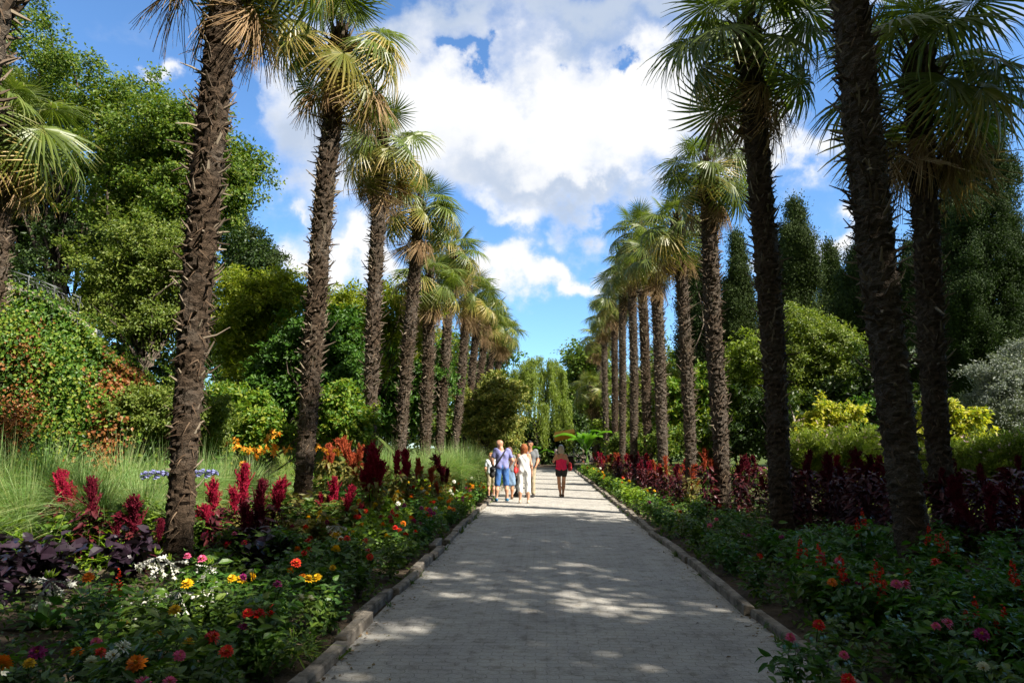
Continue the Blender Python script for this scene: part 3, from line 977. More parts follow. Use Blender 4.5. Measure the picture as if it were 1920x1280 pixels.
def trunk_mesh(top, r0, r1, seed, dens=52, shag=1.0, smooth_to=.16):
    r = np.random.default_rng(seed)
    h = top[2]
    nz, sg = max(30, int(h / .045)), 30
    z = np.linspace(-.2, h, nz)
    t = np.clip(z / h, 0, 1)
    bow = np.array((r.normal(0, .05), r.normal(0, .05)))

    def axis(t):
        t = np.asarray(t)
        b = np.sin(t * PI)
        w = .012 * np.sin(t * 9 + seed)
        return np.stack([top[0] * t ** 1.2 + bow[0] * b + w, top[1] * t ** 1.2 + bow[1] * b, h * t], -1)

    def rad(t):
        return np.interp(t, (0, .04, .15, .45, .8, .94, 1), (r0 * 1.25, r0 * 1.02, r0, r1, r1 * 1.0, r1 * .9, r1 * .6))
    th = np.arange(sg) * 2 * PI / sg
    T, H = np.meshgrid(t, th, indexing='ij')
    nzv = r.normal(size=(nz, sg))
    nzv = (nzv + np.roll(nzv, 1, 1) + np.roll(nzv, -1, 1)) / 2
    saw = ((T * h * 7 + H / (2 * PI) * 5) % 1.0)
    rr = rad(T) + .012 * nzv * shag + (.028 * saw - .012) * np.clip(T / .2, .25, 1) * shag
    ax = axis(T)
    V = ax + np.stack([np.cos(H) * rr, np.sin(H) * rr, np.zeros_like(H)], -1)
    V[:, :, 2] += np.where(z[:, None] < 0, z[:, None], 0)
    I = np.arange(nz * sg).reshape(nz, sg)
    J = np.roll(I, -1, 1)
    q = np.stack([I[:-1], J[:-1], J[1:], I[1:]], -1).reshape(-1, 4)
    mb = MB()
    mb.add(V, q, 0, False)
    # leaf-base stubs
    n = int(h * dens)
    tt = np.sort(r.uniform(.03, .985, n))
    keep = r.random(n) < np.interp(tt, (0, smooth_to, smooth_to + .15, 1), (.12, .3, 1, 1))
    tt = tt[keep]
    n = len(tt)
    a = np.arange(n) * 2.39996 + r.normal(0, .3, n)
    rd = np.stack([np.cos(a), np.sin(a), np.zeros(n)], -1)
    tg = np.stack([-np.sin(a), np.cos(a), np.zeros(n)], -1)
    e = r.normal(R_(30), R_(24), n)
    up = np.array((0, 0, 1.))
    D = rd * np.cos(e)[:, None] + up * np.sin(e)[:, None] + tg * r.normal(0, .28, (n, 1))
    ln = r.uniform(.06, .15, n) * np.where(r.random(n) < .1, 1.7, 1) * (.8 + .2 * shag) * np.interp(tt, (0, .12, .4), (.45, .6, 1))
    ln *= np.interp(tt, (0, .85, 1), (1, 1, 1.8))
    ln *= 1.25
    b0 = axis(tt) + rd * (rad(tt) - .025)[:, None]
    curl = r.normal(.15, .25, n)
    rows = []
    w = r.uniform(.022, .046, n)
    for s, wf, tf in ((0, 1., .012), (.55, .7, .009), (1., .35, .004)):
        c = b0 + D * (ln * s + .0)[:, None] + up * (curl * ln * s * s)[:, None]
        nv = unit(np.cross(D, tg))
        for sx, sy in ((-1, -1), (1, -1), (1, 1), (-1, 1)):
            rows.append(c + tg * (w * wf * .5 * sx)[:, None] + nv * tf * sy)
    Vs = np.stack(rows, 1)
    fq = []
    for i in range(2):
        for j in range(4):
            fq.append((i * 4 + j, i * 4 + (j + 1) % 4, i * 4 + 4 + (j + 1) % 4, i * 4 + 4 + j))
    fq.append((8, 9, 10, 11))
    Fs = (np.array(fq)[None] + (np.arange(n) * 12)[:, None, None]).reshape(-1, 4)
    mb.add(Vs, Fs, 1)
    # loose fibre
    n = int(h * 130 * shag)
    tt = r.uniform(.02, .99, n)
    a = r.uniform(0, 2 * PI, n)
    rd = np.stack([np.cos(a), np.sin(a), np.zeros(n)], -1)
    tg = np.stack([-np.sin(a), np.cos(a), np.zeros(n)], -1)
    b0 = axis(tt) + rd * (rad(tt) + r.uniform(-.01, .02, n))[:, None]
    D = unit(tg * r.normal(0, 1, (n, 1)) + rd * r.uniform(.05, .5, (n, 1)) + up * r.normal(-.25, .4, (n, 1)))
    ln = r.uniform(.05, .17, n)
    s = np.linspace(0, 1, 4)[None, :, None]
    C = b0[:, None] + D[:, None] * ln[:, None, None] * s - up * (s ** 2) * .05
    Sd = np.broadcast_to(unit(np.cross(D, rd))[:, None], C.shape)
    W = r.uniform(.006, .016, n)[:, None] * np.array((1, .9, .6, .1))[None]
    mb.add(*ribbon(C, Sd, W), 2)
    return mb.mesh('palm_trunk', [M['trunk'], M['stub'], M['hair']]), axis


def heart_mesh(seed, sc):
    """boots, fibre and spear leaves in the middle of the crown"""
    r = np.random.default_rng(seed)
    mb = MB()
    z = np.linspace(-.5, .35, 10)
    rr = np.interp(z, (-.5, -.2, .1, .35), (.19, .22, .16, .04))
    V, q = tube(np.stack([z * 0, z * 0, z], -1), rr * sc, 14)
    V += r.normal(0, .012, V.shape)
    mb.add(V, q, 0)
    n = 46
    a = np.arange(n) * 2.39996
    zz = np.linspace(-.55, .2, n)
    rd = np.stack([np.cos(a), np.sin(a), np.zeros(n)], -1)
    P = rd * .15 + np.stack([zz * 0, zz * 0, zz], -1)
    e = np.linspace(R_(35), R_(75), n)
    D = rd * np.cos(e)[:, None] + np.array((0, 0, 1)) * np.sin(e)[:, None]
    C = P[:, None] + D[:, None] * np.linspace(0, r.uniform(.2, .4), 4)[None, :, None]
    Sd = np.broadcast_to(np.stack([-np.sin(a), np.cos(a), a * 0], -1)[:, None], C.shape)
    mb.add(*ribbon(C, Sd, np.broadcast_to(np.array((.06, .045, .03, .02)), (n, 4))), 1)
    for i in range(3):
        tubes(mb, [(0, 0, .2), (r.normal(0, .03), r.normal(0, .03), .6), (r.normal(0, .08), r.normal(0, .08), .95)], (.02, .018, .004), 5, 2)
    return mb.mesh('crown_heart', [M['trunk'], M['stub'], M['petiole']])


def fruit_mesh(seed, mat):
    r = np.random.default_rng(seed)
    mb = MB()
    for b in range(9):
        d = unit(np.array((r.normal(0, .45), r.normal(0, .45), -1)))
        p0 = np.zeros(3)
        p = [p0, d * .1 + (0, 0, .02), d * .2, d * .32]
        tubes(mb, p, (.006, .005, .004, .002), 4, 1)
        n = 34
        C = d * r.uniform(.05, .34, (n, 1)) + r.normal(0, .035, (n, 3))
        o = np.array([(1, 0, 0), (0, 1, 0), (-1, 0, 0), (0, -1, 0), (0, 0, 1), (0, 0, -1)]) * .014
        V = (C[:, None] + o[None]).reshape(-1, 3)
        f = np.array([(0, 1, 4), (1, 2, 4), (2, 3, 4), (3, 0, 4), (1, 0, 5), (2, 1, 5), (3, 2, 5), (0, 3, 5)])
        mb.add(V, (f[None] + (np.arange(n) * 6)[:, None, None]).reshape(-1, 3), 0, True)
    return mb.mesh('fruit_cluster', [M[mat], M['petiole']])


FRUIT = [fruit_mesh(1, 'fruit'), fruit_mesh(2, 'fruitg')]
HEART = [heart_mesh(5, 1.), heart_mesh(6, 1.1)]


def crown_plan(seed, n, ndead, old=.75, lo=-40):
    """[(kind, variant, matrix)] of every frond of one crown"""
    r = np.random.default_rng(seed)
    out = []
    for i in range(n):
        f = (i + .5) / n
        az = i * 2.39996 + r.normal(0, .25)
        el = 82 - (82 - lo) * f ** .85 + r.normal(0, 7)
        kind = 'young' if f < .28 else ('mature' if f < .62 else 'old')
        if f > old and r.random() < .55:
            kind = 'yellow'
        s = (.72 + .5 * min(1, f * 2)) * r.uniform(.88, 1.12)
        if f < .28:
            s *= .95
        Mx = (Matrix.Translation((0, 0, .12 - .45 * f)) @ Matrix.Rotation(az, 4, 'Z') @ Matrix.Rotation(R_(el), 4, 'X') @
              Matrix.Rotation(r.normal(0, .35), 4, 'Y') @ Matrix.Translation((0, .08, 0)) @ Matrix.Scale(s, 4))
        out.append((kind, int(r.integers(0, 2)), Mx))
    for i in range(ndead):
        az = r.uniform(0, 2 * PI)
        el = r.uniform(-80, -52)
        s = r.uniform(.75, 1.05)
        Mx = (Matrix.Translation((0, 0, -.38 - r.uniform(0, .25))) @ Matrix.Rotation(az, 4, 'Z') @ Matrix.Rotation(R_(el), 4, 'X') @
              Matrix.Rotation(r.normal(0, .5), 4, 'Y') @ Matrix.Translation((0, .1, 0)) @ Matrix.Scale(s, 4))
        out.append(('dead', int(r.integers(0, 2)), Mx))
    return out


def far_crown(seed):
    mb = MB()
    mats = [M['frond_far'], M['petiole'], M['frond_old_far'], M['dead'], M['stub'], M['trunk']]
    remap = {'dead': (3, 4), 'yellow': (2, 1)}
    for kind, v, Mx in crown_plan(seed, 25, 5):
        src = FR[kind][v][0]
        a = remap.get(kind, (0, 1))
        m2 = MB()
        m2.v = src.v
        m2.f = [(f, a[m], sm) for f, m, sm in src.f]
        m2.n = src.n
        mb.merge(m2, Mx)
    V, q = tube([(0, 0, -.5), (0, 0, 0), (0, 0, .3)], (.2, .2, .05), 10)
    mb.add(V, q, 5)
    return mb.mesh('far_crown', mats)


FARC = [far_crown(300 + i) for i in range(3)]


def palm(label, base, heart, r0, r1, seed, sc=1.0, nfr=34, ndead=4, detail=True, fruit=0, old=.75, lo=-52, group=None, dens=84, shag=1., aim=None, smooth_to=.16):
    """base, heart: world points of the trunk foot and the middle of the crown"""
    b = np.array(base, float)
    top = np.array(heart, float) - b
    o = thing('fan_palm', label, 'palm tree', b, 0, group)
    tm, axis = trunk_mesh(top, r0, r1, seed, dens, shag, smooth_to)
    obj('trunk', tm, o)
    if not detail:
        obj('crown', FARC[seed % 3], o, top, (0, 0, seed * 1.3), sc)
        return o
    c = obj('crown', HEART[seed % 2], o, top, (0, 0, 0), sc)
    plan = crown_plan(seed, nfr, ndead, old, lo)
    for kind, v, Mx in plan + (aim or []):
        obj('dead_frond' if kind == 'dead' else 'frond', FR[kind][v][1], c, M=Mx)
    r = np.random.default_rng(seed + 9)
    for i in range(fruit):
        a = r.uniform(0, 2 * PI)
        obj('fruit_cluster', FRUIT[i % 2 if fruit > 2 else 0], c, M=Matrix.Translation((math.cos(a) * .3, math.sin(a) * .3, -.28 - .1 * i)) @ Matrix.Rotation(a, 4, 'Z') @ Matrix.Rotation(.5, 4, 'Y') @ Matrix.Scale(1.0, 4))
    return o


def dead_at(az, el, s, z=-.4):
    return ('dead', 0, Matrix.Translation((0, 0, z)) @ Matrix.Rotation(R_(az), 4, 'Z') @ Matrix.Rotation(R_(el), 4, 'X') @ Matrix.Translation((0, .1, 0)) @ Matrix.Scale(s, 4))


GL, GR = 'palms of the left row', 'palms of the right row'
ORD = ['nearest', 'second', 'third', 'fourth', 'fifth', 'sixth', 'seventh', 'eighth', 'ninth', 'tenth', 'eleventh', 'twelfth']


def gp(px, d):
    x = col(px, d)
    return np.array((x, d, float(ground(x, d))))


#      base px, depth, heart px, heart py, r0, r1, scale, fronds, dead, fruit, extra words
LEFT = [(352, 8.0, 446, -150, .145, .178, 1.1, 27, 1, 0, 'crown cut by the top of the picture'),
        (572, 11.9, 638, 75, .15, .172, 1.1, 29, 3, 1, 'tall lit trunk and yellowing crown'),
        (690, 15.6, 716, 262, .14, .16, 1.0, 28, 8, 2, 'tan dead fronds hanging below the crown'),
        (745, 18.9, 786, 385, .145, .162, 1.0, 28, 5, 2, 'dark fruit beside the crown'),
        (797, 22.4, 806, 520, .165, .185, 1.05, 27, 5, 0, 'low crown with bright fans'),
        (822, 26.0, 846, 470, .16, .178, 1.1, 28, 4, 0, 'tall crown above its neighbours'),
        (848, 29.6, 878, 540, .16, .178, 1.1, 28, 5, 0, 'crown half behind the sixth'),
        (868, 33.3, 900, 560, .16, .175, 1.1, 0, 0, 0, 'slim trunk'),
        (884, 37.0, 916, 590, .16, .175, 1.15, 0, 0, 0, 'slim trunk'),
        (899, 41.0, 930, 610, .16, .175, 1.15, 0, 0, 0, 'slim trunk'),
        (911, 45.0, 944, 622, .16, .175, 1.15, 0, 0, 0, 'last in the row')]
for i, (bp, d, hx, hy, r0, r1, sc, nf, nd, fr, w) in enumerate(LEFT):
    aim = []
    if i == 0:
        aim = [dead_at(112, -46, 1.05, -.5), dead_at(80, -66, .9, -.7), dead_at(-85, -72, .95, -.55), dead_at(-60, -76, 1.0, -.5)]
    if i == 1:
        aim = [dead_at(-80, -48, 1.15, -.3), dead_at(-60, -60, 1.0, -.5)]
    if i == 2:
        aim = [dead_at(80, -80, 1.0, -.62), dead_at(-90, -80, 1.05, -.6), dead_at(160, -82, .95, -.7)]
    palm(f'{ORD[i]} fan palm of the left row, {w}', gp(bp, d), at(hx, hy, d), r0, r1, 400 + i, sc, nf, nd, nf > 0, fr, .5 if i < 3 else .6, -36, GL, aim=aim, shag=1.1 if i < 5 else 1, smooth_to=.3 if i == 0 else .16)
RIGHT = [(1702, 7.9, 1574, -330, .175, .205, 1.1, 13, 4, 0, 'very dark trunk crossing the whole picture height'),
         (1458, 11.5, 1402, 62, .17, .195, 1.25, 30, 6, 0, 'big dark crown against the clouds'),
         (1352, 15.6, 1325, 318, .165, .185, .95, 28, 6, 1, 'slim dark trunk'),
         (1292, 19.6, 1268, 420, .15, .165, 1.0, 28, 6, 2, 'sunlit trunk and fruit under the crown'),
         (1241, 23.5, 1226, 478, .175, .19, 1.0, 27, 7, 0, 'pale dead fronds under the crown'),
         (1216, 27.0, 1200, 432, .16, .178, 1.15, 28, 5, 0, 'tall crown'),
         (1187, 31.0, 1184, 490, .16, .178, 1.1, 28, 5, 0, 'crown leaning over the path'),
         (1166, 35.0, 1168, 520, .16, .175, 1.1, 0, 0, 0, 'slim trunk'),
         (1150, 39.0, 1150, 560, .16, .175, 1.15, 0, 0, 0, 'slim trunk'),
         (1138, 43.0, 1132, 590, .16, .175, 1.15, 0, 0, 0, 'slim trunk'),
         (1127, 47.0, 1122, 630, .16, .175, 1.15, 0, 0, 0, 'last in the row')]
for i, (bp, d, hx, hy, r0, r1, sc, nf, nd, fr, w) in enumerate(RIGHT):
    palm(f'{ORD[i]} fan palm of the right row, {w}', gp(bp, d), at(hx, hy, d), r0, r1, 450 + i, sc, nf, nd, nf > 0, fr, .75, -36, GR, shag=1.1 if i < 4 else 1)
palm('dark fan palm outside the right row, leaning behind the nearest trunk', gp(1757, 10.4), at(1722, 120, 10.4), .155, .18, 480, 1.35, 27, 9, True, 0, .75, -38)
palm('short fan palm with a low crown at the far right end', gp(1118, 45), at(1106, 725, 45), .2, .22, 481, 1.15, 30, 3, False)
palm('dark shaggy trunk of a palm leaning in at the top left corner', (-4.55, 4.05, .1), at(115, -640, 4.2), .17, .2, 482, 1.0, 26, 2, True, 0, .7, -40, GL)
palm('fan palm on the left slope with a drooping tan frond', gp(-38, 12.6), at(4, 225, 12.6), .14, .16, 483, 1.3, 26, 2, True, 0, .8, -45,
     aim=[dead_at(-100, -52, .9, -.1), dead_at(-70, -60, .9, -.3)])
palm('fan palm of the right row standing beside the viewpoint', (4.35, 3.9, .1), (4.1, 3.9, 8.2), .19, .23, 484, 1.2, 32, 3, True, 0, .7, -50, GR)


# ------------------------------------------------------------------ ivy wall, railing, canes
def ivy_wall():
    A, B = np.array((-12.6, 12.4)), np.array((-7.0, 14.4))
    n = 40
    t = np.linspace(0, 1, n)
    P = A + (B - A) * t[:, None]
    # top outline measured along the wall
    px = np.array([960 + F * ((CM.transposed() @ Vector((p[0] - CX, p[1], 3 - EYE))).x / -(CM.transposed() @ Vector((p[0] - CX, p[1], 3 - EYE))).z) for p in P])
    topy = np.interp(px, (-60, 0, 60, 145, 180, 260, 330, 360), (510, 535, 552, 600, 648, 705, 755, 800))
    zt = np.array([at(x, y, p[1])[2] for x, y, p in zip(px, topy, P)])
    o = thing('ivy_wall', 'sloping wall overgrown with green and reddish ivy at the left', 'ivy wall', (A[0], A[1], 0))
    mb = MB()
    nd = np.array((-(B - A)[1], (B - A)[0]))
    nd = nd / np.linalg.norm(nd)
    f = np.stack([P[:, 0], P[:, 1], zt], -1)
    w = .45
    r0 = np.stack([P[:, 0], P[:, 1], P[:, 0] * 0 - .3], -1)
    b1 = f + np.array((nd[0], nd[1], 0)) * w
    b0 = r0 + np.array((nd[0], nd[1], 0)) * w
    V = np.concatenate([r0, f, b1, b0]) - np.array((A[0], A[1], 0))
    q = []
    for k in range(4):
        for i in range(n - 1):
            a, c = k * n + i, ((k + 1) % 4) * n + i
            q.append((a, a + 1, c + 1, c))
    q2 = [(0, n, 2 * n, 3 * n), (n - 1, 4 * n - 1, 3 * n - 1, 2 * n - 1)]
    mb.add(V, q)
    mb.add(V, q2)
    obj('wall', mb.mesh('ivy_wall_core', M['wall']), o)
    r = np.random.default_rng(90)
    for part, mat, nn in (('ivy', 'vine', 34000), ('ivy', 'deepgreen', 15000), ('dry_ivy', 'vine_red', 9000)):
        mb = MB()
        nb = 420
        ct = r.random(nb) * (n - 1)
        cz = r.random(nb) ** .8
        bul = r.uniform(.1, .9, nb)
        wx = np.interp(ct, np.arange(n), px)
        zz = np.interp(ct, np.arange(n), zt)
        redness = np.exp(-((wx - 235) / 38) ** 2) * 1.3 * (cz > .25) + np.exp(-((wx - 70) / 30) ** 2) * .56 * (cz < .85) * (cz > .2) + .02
        redness *= r.uniform(.4, 1.3, nb)
        sel = redness > .5 if mat == 'vine_red' else redness <= .6
        ct, cz, bul, zz = ct[sel], cz[sel], bul[sel], zz[sel]
        m = len(ct)
        per = max(1, nn // m)
        idx = r.choice(m, nn, p=(lambda q: q / q.sum())(r.random(m) ** 2 + .12))
        tt = np.clip(ct[idx] + r.normal(0, 1.3, len(idx)), 0, n - 1)
        zt2 = np.interp(tt, np.arange(n), zt)
        z = np.clip(cz[idx] * zz[idx] + r.normal(0, .26, len(idx)), 0.05, None)
        z = np.minimum(z, zt2 + np.abs(r.normal(0, .1, len(idx))) - .05)
        x = np.interp(tt, np.arange(n), P[:, 0])
        y = np.interp(tt, np.arange(n), P[:, 1])
        outd = np.abs(r.normal(0, 1, len(idx))) * bul[idx] * .55 + .03
        outd *= np.clip((zt2 - z) / .9, .12, 1)
        outd = np.where(z > zt2 - .05, r.uniform(-.5, .3, len(idx)), outd)
        Pp = np.stack([x, y, z], -1) - np.array((nd[0], nd[1], 0)) * outd[:, None] - np.array((A[0], A[1], 0))
        Nn = unit(-np.array((nd[0], nd[1], 0)) + np.array((0, 0, .5)) + r.normal(0, .5, (len(idx), 3)))
        D = unit(np.cross(r.normal(size=(len(idx), 3)), Nn) + np.array((0, 0, -.5)))
        mb.add(*leaf4(Pp, D, Nn, r.uniform(.05, .1, len(idx)), r.uniform(.04, .08, len(idx)), .2))
        obj(part, mb.mesh(part, M[mat]), o)


ivy_wall()


def railing():
    pts = [at(-40, 490, 12.7), at(55, 518, 12.9), at(103, 537, 13.1), at(150, 557, 13.3)]
    o = thing('railing', 'thin grey iron railing on top of the ivy wall', 'railing', pts[0])
    b = pts[0]
    mb = MB()
    tubes(mb, [p - b for p in pts], .018, 6)
    obj('rail', mb.mesh('rail', M['iron']), o)
    mb = MB()
    tubes(mb, [p - b - np.array((0, 0, .34)) for p in pts], .012, 6)
    obj('rail', mb.mesh('rail', M['iron']), o)
    for p in pts:
        mb = MB()
        q = p - b
        tubes(mb, [q + (0, 0, .02), q - (0, 0, .75)], .018, 6)
        obj('post', mb.mesh('post', M['iron']), o)
    mb = MB()
    for i in range(3):
        for k in range(5):
            c = pts[i] + (pts[i + 1] - pts[i]) * (k + .5) / 5 - b - np.array((0, 0, .18))
            th = np.linspace(0, 2 * PI * 1.2, 14)
            u = unit(pts[i + 1] - pts[i])
            rr = np.linspace(.13, .04, 14)
            tubes(mb, [c + u * math.cos(a) * q + np.array((0, 0, 1)) * math.sin(a) * q for a, q in zip(th, rr)], .006, 5)
    obj('scrollwork', mb.mesh('scrollwork', M['iron']), o)
    p = at(168, 645, 13.7)
    mb = MB()
    box(mb, -.17, .17, -.17, .17, -.6, .32, 0, .03)
    tag(obj('stone_pier', mb.mesh('stone_pier', M['white_stone']), None, p, (0, 0, .3)), 'white stone pier end showing through the ivy on the sloping wall', 'stone pier')
    CAN = [[(150, 592), (185, 600), (200, 640), (206, 690)], [(165, 588), (195, 600), (200, 660)], [(160, 600), (205, 607), (238, 630), (238, 668)], [(215, 670), (270, 668), (320, 692), (325, 722)],
           [(215, 672), (262, 682), (280, 700), (280, 712)], [(275, 705), (320, 712), (352, 730)]]
    LB = ['innermost arching bramble cane above the white pier', 'short arching bramble cane just above the white pier', 'long looping bramble cane right of the white pier', 'widest arching bramble cane over the dark hollow',
          'small inner bramble loop over the dark hollow', 'low bramble cane reaching the near left palm trunk']
    r = np.random.default_rng(91)
    for c, lb in zip(CAN, LB):
        k = np.array([at(x, y, 13.6) for x, y in c])
        t = np.linspace(0, 1, 22)
        s = np.linspace(0, 1, len(k))
        p = np.stack([np.interp(t, s, k[:, i]) for i in range(3)], -1)
        for _ in range(6):
            p[1:-1] = (p[:-2] + p[2:] + 2 * p[1:-1]) / 4
        o = thing('bramble_cane', lb, 'bramble', p[0], 0, 'bramble canes over the ivy wall')
        mb = MB()
        tubes(mb, p - p[0], np.linspace(.012, .006, 22), 5)
        obj('stem', mb.mesh('cane', M['stem']), o)
        mb = MB()
        n = 110
        q = (p - p[0])[r.integers(0, 22, n)] + r.normal(0, .015, (n, 3))
        mb.add(*leaf4(q, r.normal(size=(n, 3)), r.normal(size=(n, 3)), r.uniform(.04, .08, n), .035))
        obj('foliage', mb.mesh('cane_leaves', M['vine']), o)


railing()

# ------------------------------------------------------------------ beds
def near_palm(x, y):
    tab = LEFT if x < 0 else RIGHT
    i = min(range(len(tab)), key=lambda k: abs(tab[k][1] - y))
    return ORD[i]


def make_cover():
    r = np.random.default_rng(120)
    for sgn in (-1, 1):
        n = 40000
        u = r.random(n)
        y = 2.3 + 46 * u ** 1.7
        x = PATH_W + .17 + np.abs(r.normal(0, 1, n)) * 2.2
        x = np.where(x > 9, r.uniform(2.5, 9, n), x)
        dens = .5 + .5 * np.sin(x * 3.1 + np.sin(y * 1.3) * 2) * np.sin(y * 2.3 + x)
        k = (r.random(n) < dens + .3) & ((x > PATH_W + .22 + .25 * r.random(n)) | (np.sin(y * 2.7) > .45))
        x, y = x[k] * sgn, y[k]
        n = len(x)
        P = np.stack([x, y, ground(x, y) + np.abs(r.normal(0, .1, n)) + .01 + .09 * (x * sgn < PATH_W + .25)], -1)
        Nn = unit(np.array((0, 0, 1)) + r.normal(0, .5, (n, 3)))
        D = unit(np.cross(r.normal(size=(n, 3)), Nn))
        s = .6 + .035 * y
        mb = MB()
        mb.add(*leaf8(P, D, Nn, r.uniform(.05, .1, n) * s, r.uniform(.03, .055, n) * s))
        tag(obj('ground_cover', mb.mesh('ground_cover', M['cover'])), 'low leafy ground cover over the soil of the %s bed' % ('left' if sgn < 0 else 'right'), 'ground cover', kind='stuff')
    # lit meadow of the field on the right, rough grass on the left bank
    for lb, xr, yr, n, mt, h in (('feathery pale green undergrowth of the field beyond the right bed', (7.2, 26), (11, 34), 24000, 'meadow', .38),
                                 ('rough grass and weeds at the foot of the ivy wall', (-13, -5.2), (8, 30), 15000, 'vine', .3)):
        x = r.uniform(*xr, n)
        y = yr[0] + (yr[1] - yr[0]) * r.random(n) ** 1.4
        hh = h * (.5 + .5 * (np.sin(x * 1.7 + np.sin(y)) * .5 + .5)) * np.clip((y - 6) / 9, .6, 1.6)
        P = np.stack([x, y, ground(x, y) + r.random(n) * hh], -1)
        D = unit(r.normal(size=(n, 3)) * .7 + np.array((0, 0, .9)))
        mb = MB()
        mb.add(*leaf4(P, D, r.normal(size=(n, 3)), r.uniform(.1, .22, n), r.uniform(.03, .06, n)))
        tag(obj('undergrowth', mb.mesh('undergrowth', M[mt])), lb, 'undergrowth', kind='stuff')
    # fallen leaves and petals on the path edges
    n = 1500
    sg = np.where(r.random(n) < .5, -1, 1)
    x = sg * (PATH_W - np.abs(r.normal(0, .26, n)) * r.random(n))
    y = 3.5 + 30 * r.random(n) ** 1.5
    P = np.stack([x, y, .012 * np.cos(x / PATH_W * 1.5) + .006 + 0 * x], -1)
    Nn = unit(np.array((0, 0, 1)) + r.normal(0, .18, (n, 3)))
    mb = MB()
    mb.add(*leaf4(P, np.cross(r.normal(size=(n, 3)), Nn), Nn, r.uniform(.02, .055, n), r.uniform(.012, .03, n), .1))
    tag(obj('leaf_litter', mb.mesh('leaf_litter', leaf_mat('dry_litter', [(.05, .035, .02), (.16, .1, .05), (.25, .18, .08), (.1, .1, .03)], 0, .9))),
        'small dry leaves scattered along the edges of the path', 'leaf litter', kind='stuff')


make_cover()


def weeds():
    r = np.random.default_rng(125)
    mb = MB()
    for i in range(150):
        sg = -1 if r.random() < .55 else 1
        y = 3.2 + 24 * r.random() ** 1.5
        x = sg * (PATH_W + (r.choice([-.02, .14])) + r.normal(0, .01))
        n = int(r.integers(5, 16))
        a = r.uniform(0, 6.28, n)
        e = r.uniform(.3, 1.3, n)
        D = np.stack([np.cos(a) * np.cos(e), np.sin(a) * np.cos(e), np.sin(e)], -1)
        P = np.tile((x, y, .005), (n, 1)) + r.normal(0, .012, (n, 3)) * (1, 1.6, 0)
        mb.add(*leaf8(P, D, unit(np.array((0, 0, 1)) - D * .4 + r.normal(0, .3, (n, 3))), r.uniform(.03, .12, n), r.uniform(.008, .02, n)))
    tag(obj('weeds', mb.mesh('weeds', M['cover'])), 'small weeds sprouting along the foot of the kerbs', 'weeds', kind='stuff')


weeds()


def bushy(seed, h, w, n, L, W, big=True, spread=1.):
    """leafy bush of stems and leaves, centred on its foot"""
    r = np.random.default_rng(seed)
    mb, sm = MB(), MB()
    ns = 7
    for i in range(ns):
        a = i * 2.4 + r.normal(0, .3)
        e = np.array((math.cos(a) * w * r.uniform(.3, .9), math.sin(a) * w * r.uniform(.3, .9), h * r.uniform(.75, 1.)))
        t = np.linspace(0, 1, 5)[:, None]
        p = e * t + np.array((0, 0, .25 * h)) * np.sin(t * PI) * .5
        tubes(sm, p, np.linspace(.006, .0025, 5), 4)
        k = n // ns
        tt = r.uniform(.15, 1., k)
        c = np.stack([np.interp(tt, t[:, 0], p[:, j]) for j in range(3)], -1)
        c += r.normal(0, .035 * spread, (k, 3))
        az = r.uniform(0, 2 * PI, k)
        D = np.stack([np.cos(az), np.sin(az), r.normal(.1, .35, k)], -1)
        Nn = unit(np.array((0, 0, 1)) + r.normal(0, .45, (k, 3)))
        c[:, 2] = np.maximum(c[:, 2], .02)
        f = leaf8 if big else leaf4
        mb.add(*f(c, D, Nn, L * r.uniform(.6, 1.2, k), W * r.uniform(.7, 1.2, k)))
    return mb, sm


def head_mesh(name, colr, rad, seed, rings=3, eye=True):
    """double flower head: rings of petals round an eye"""
    r = np.random.default_rng(seed)
    mb = MB()
    for k in range(rings):
        n = 13 - 2 * k
        a = np.arange(n) * 2 * PI / n + r.normal(0, .1, n) + k * .3
        el = (.05, .45, .85, 1.1)[k] + r.normal(0, .08, n)
        D = np.stack([np.cos(a) * np.cos(el), np.sin(a) * np.cos(el), np.sin(el)], -1)
        Nn = np.stack([-np.cos(a) * np.sin(el), -np.sin(a) * np.sin(el), np.cos(el)], -1)
        P = D * rad * .12 + np.array((0, 0, .006 * k))
        mb.add(*leaf8(P, D, Nn, rad * (1 - .17 * k), rad * .46, .12, .15), 0)
    if eye:
        th = np.linspace(0, PI / 2, 4)
        tubes(mb, [(0, 0, -.004), (0, 0, .012), (0, 0, .02)], (rad * .26, rad * .24, rad * .1), 8, 1)
    tubes(mb, [(0, 0, .0), (0, 0, -.08), (.004, 0, -.17)], (.004, .003, .003), 4, 2)
    return mb.mesh(name, [M[colr], M['eye'], M['stem']])


BUSH = {}
for nm, (h, w, n, L, W, mt) in dict(zinnia=(.36, .2, 130, .085, .036, 'bed'), zinnia_light=(.34, .2, 130, .08, .036, 'bed_light'), balsam=(.42, .24, 200, .11, .03, 'balsam'),
                                    salvia=(.34, .18, 140, .07, .035, 'balsam')).items():
    L_ = []
    for k in range(3):
        mb, sm = bushy(130 + k + len(BUSH) * 10, h, w, n, L, W)
        L_.append((mb.mesh(nm + '_foliage', M[mt]), sm.mesh(nm + '_stems', M['stem'])))
    BUSH[nm] = L_
HEAD = {c: [head_mesh('flower_head', c, .036 + .006 * k, 160 + k, 3) for k in range(2)] for c in ('yellow', 'orange', 'red', 'crimson', 'pink', 'magenta', 'white', 'scarlet')}
CN = dict(yellow='yellow', orange='orange', red='red', crimson='dark crimson', pink='pink', magenta='magenta', white='white', scarlet='scarlet')


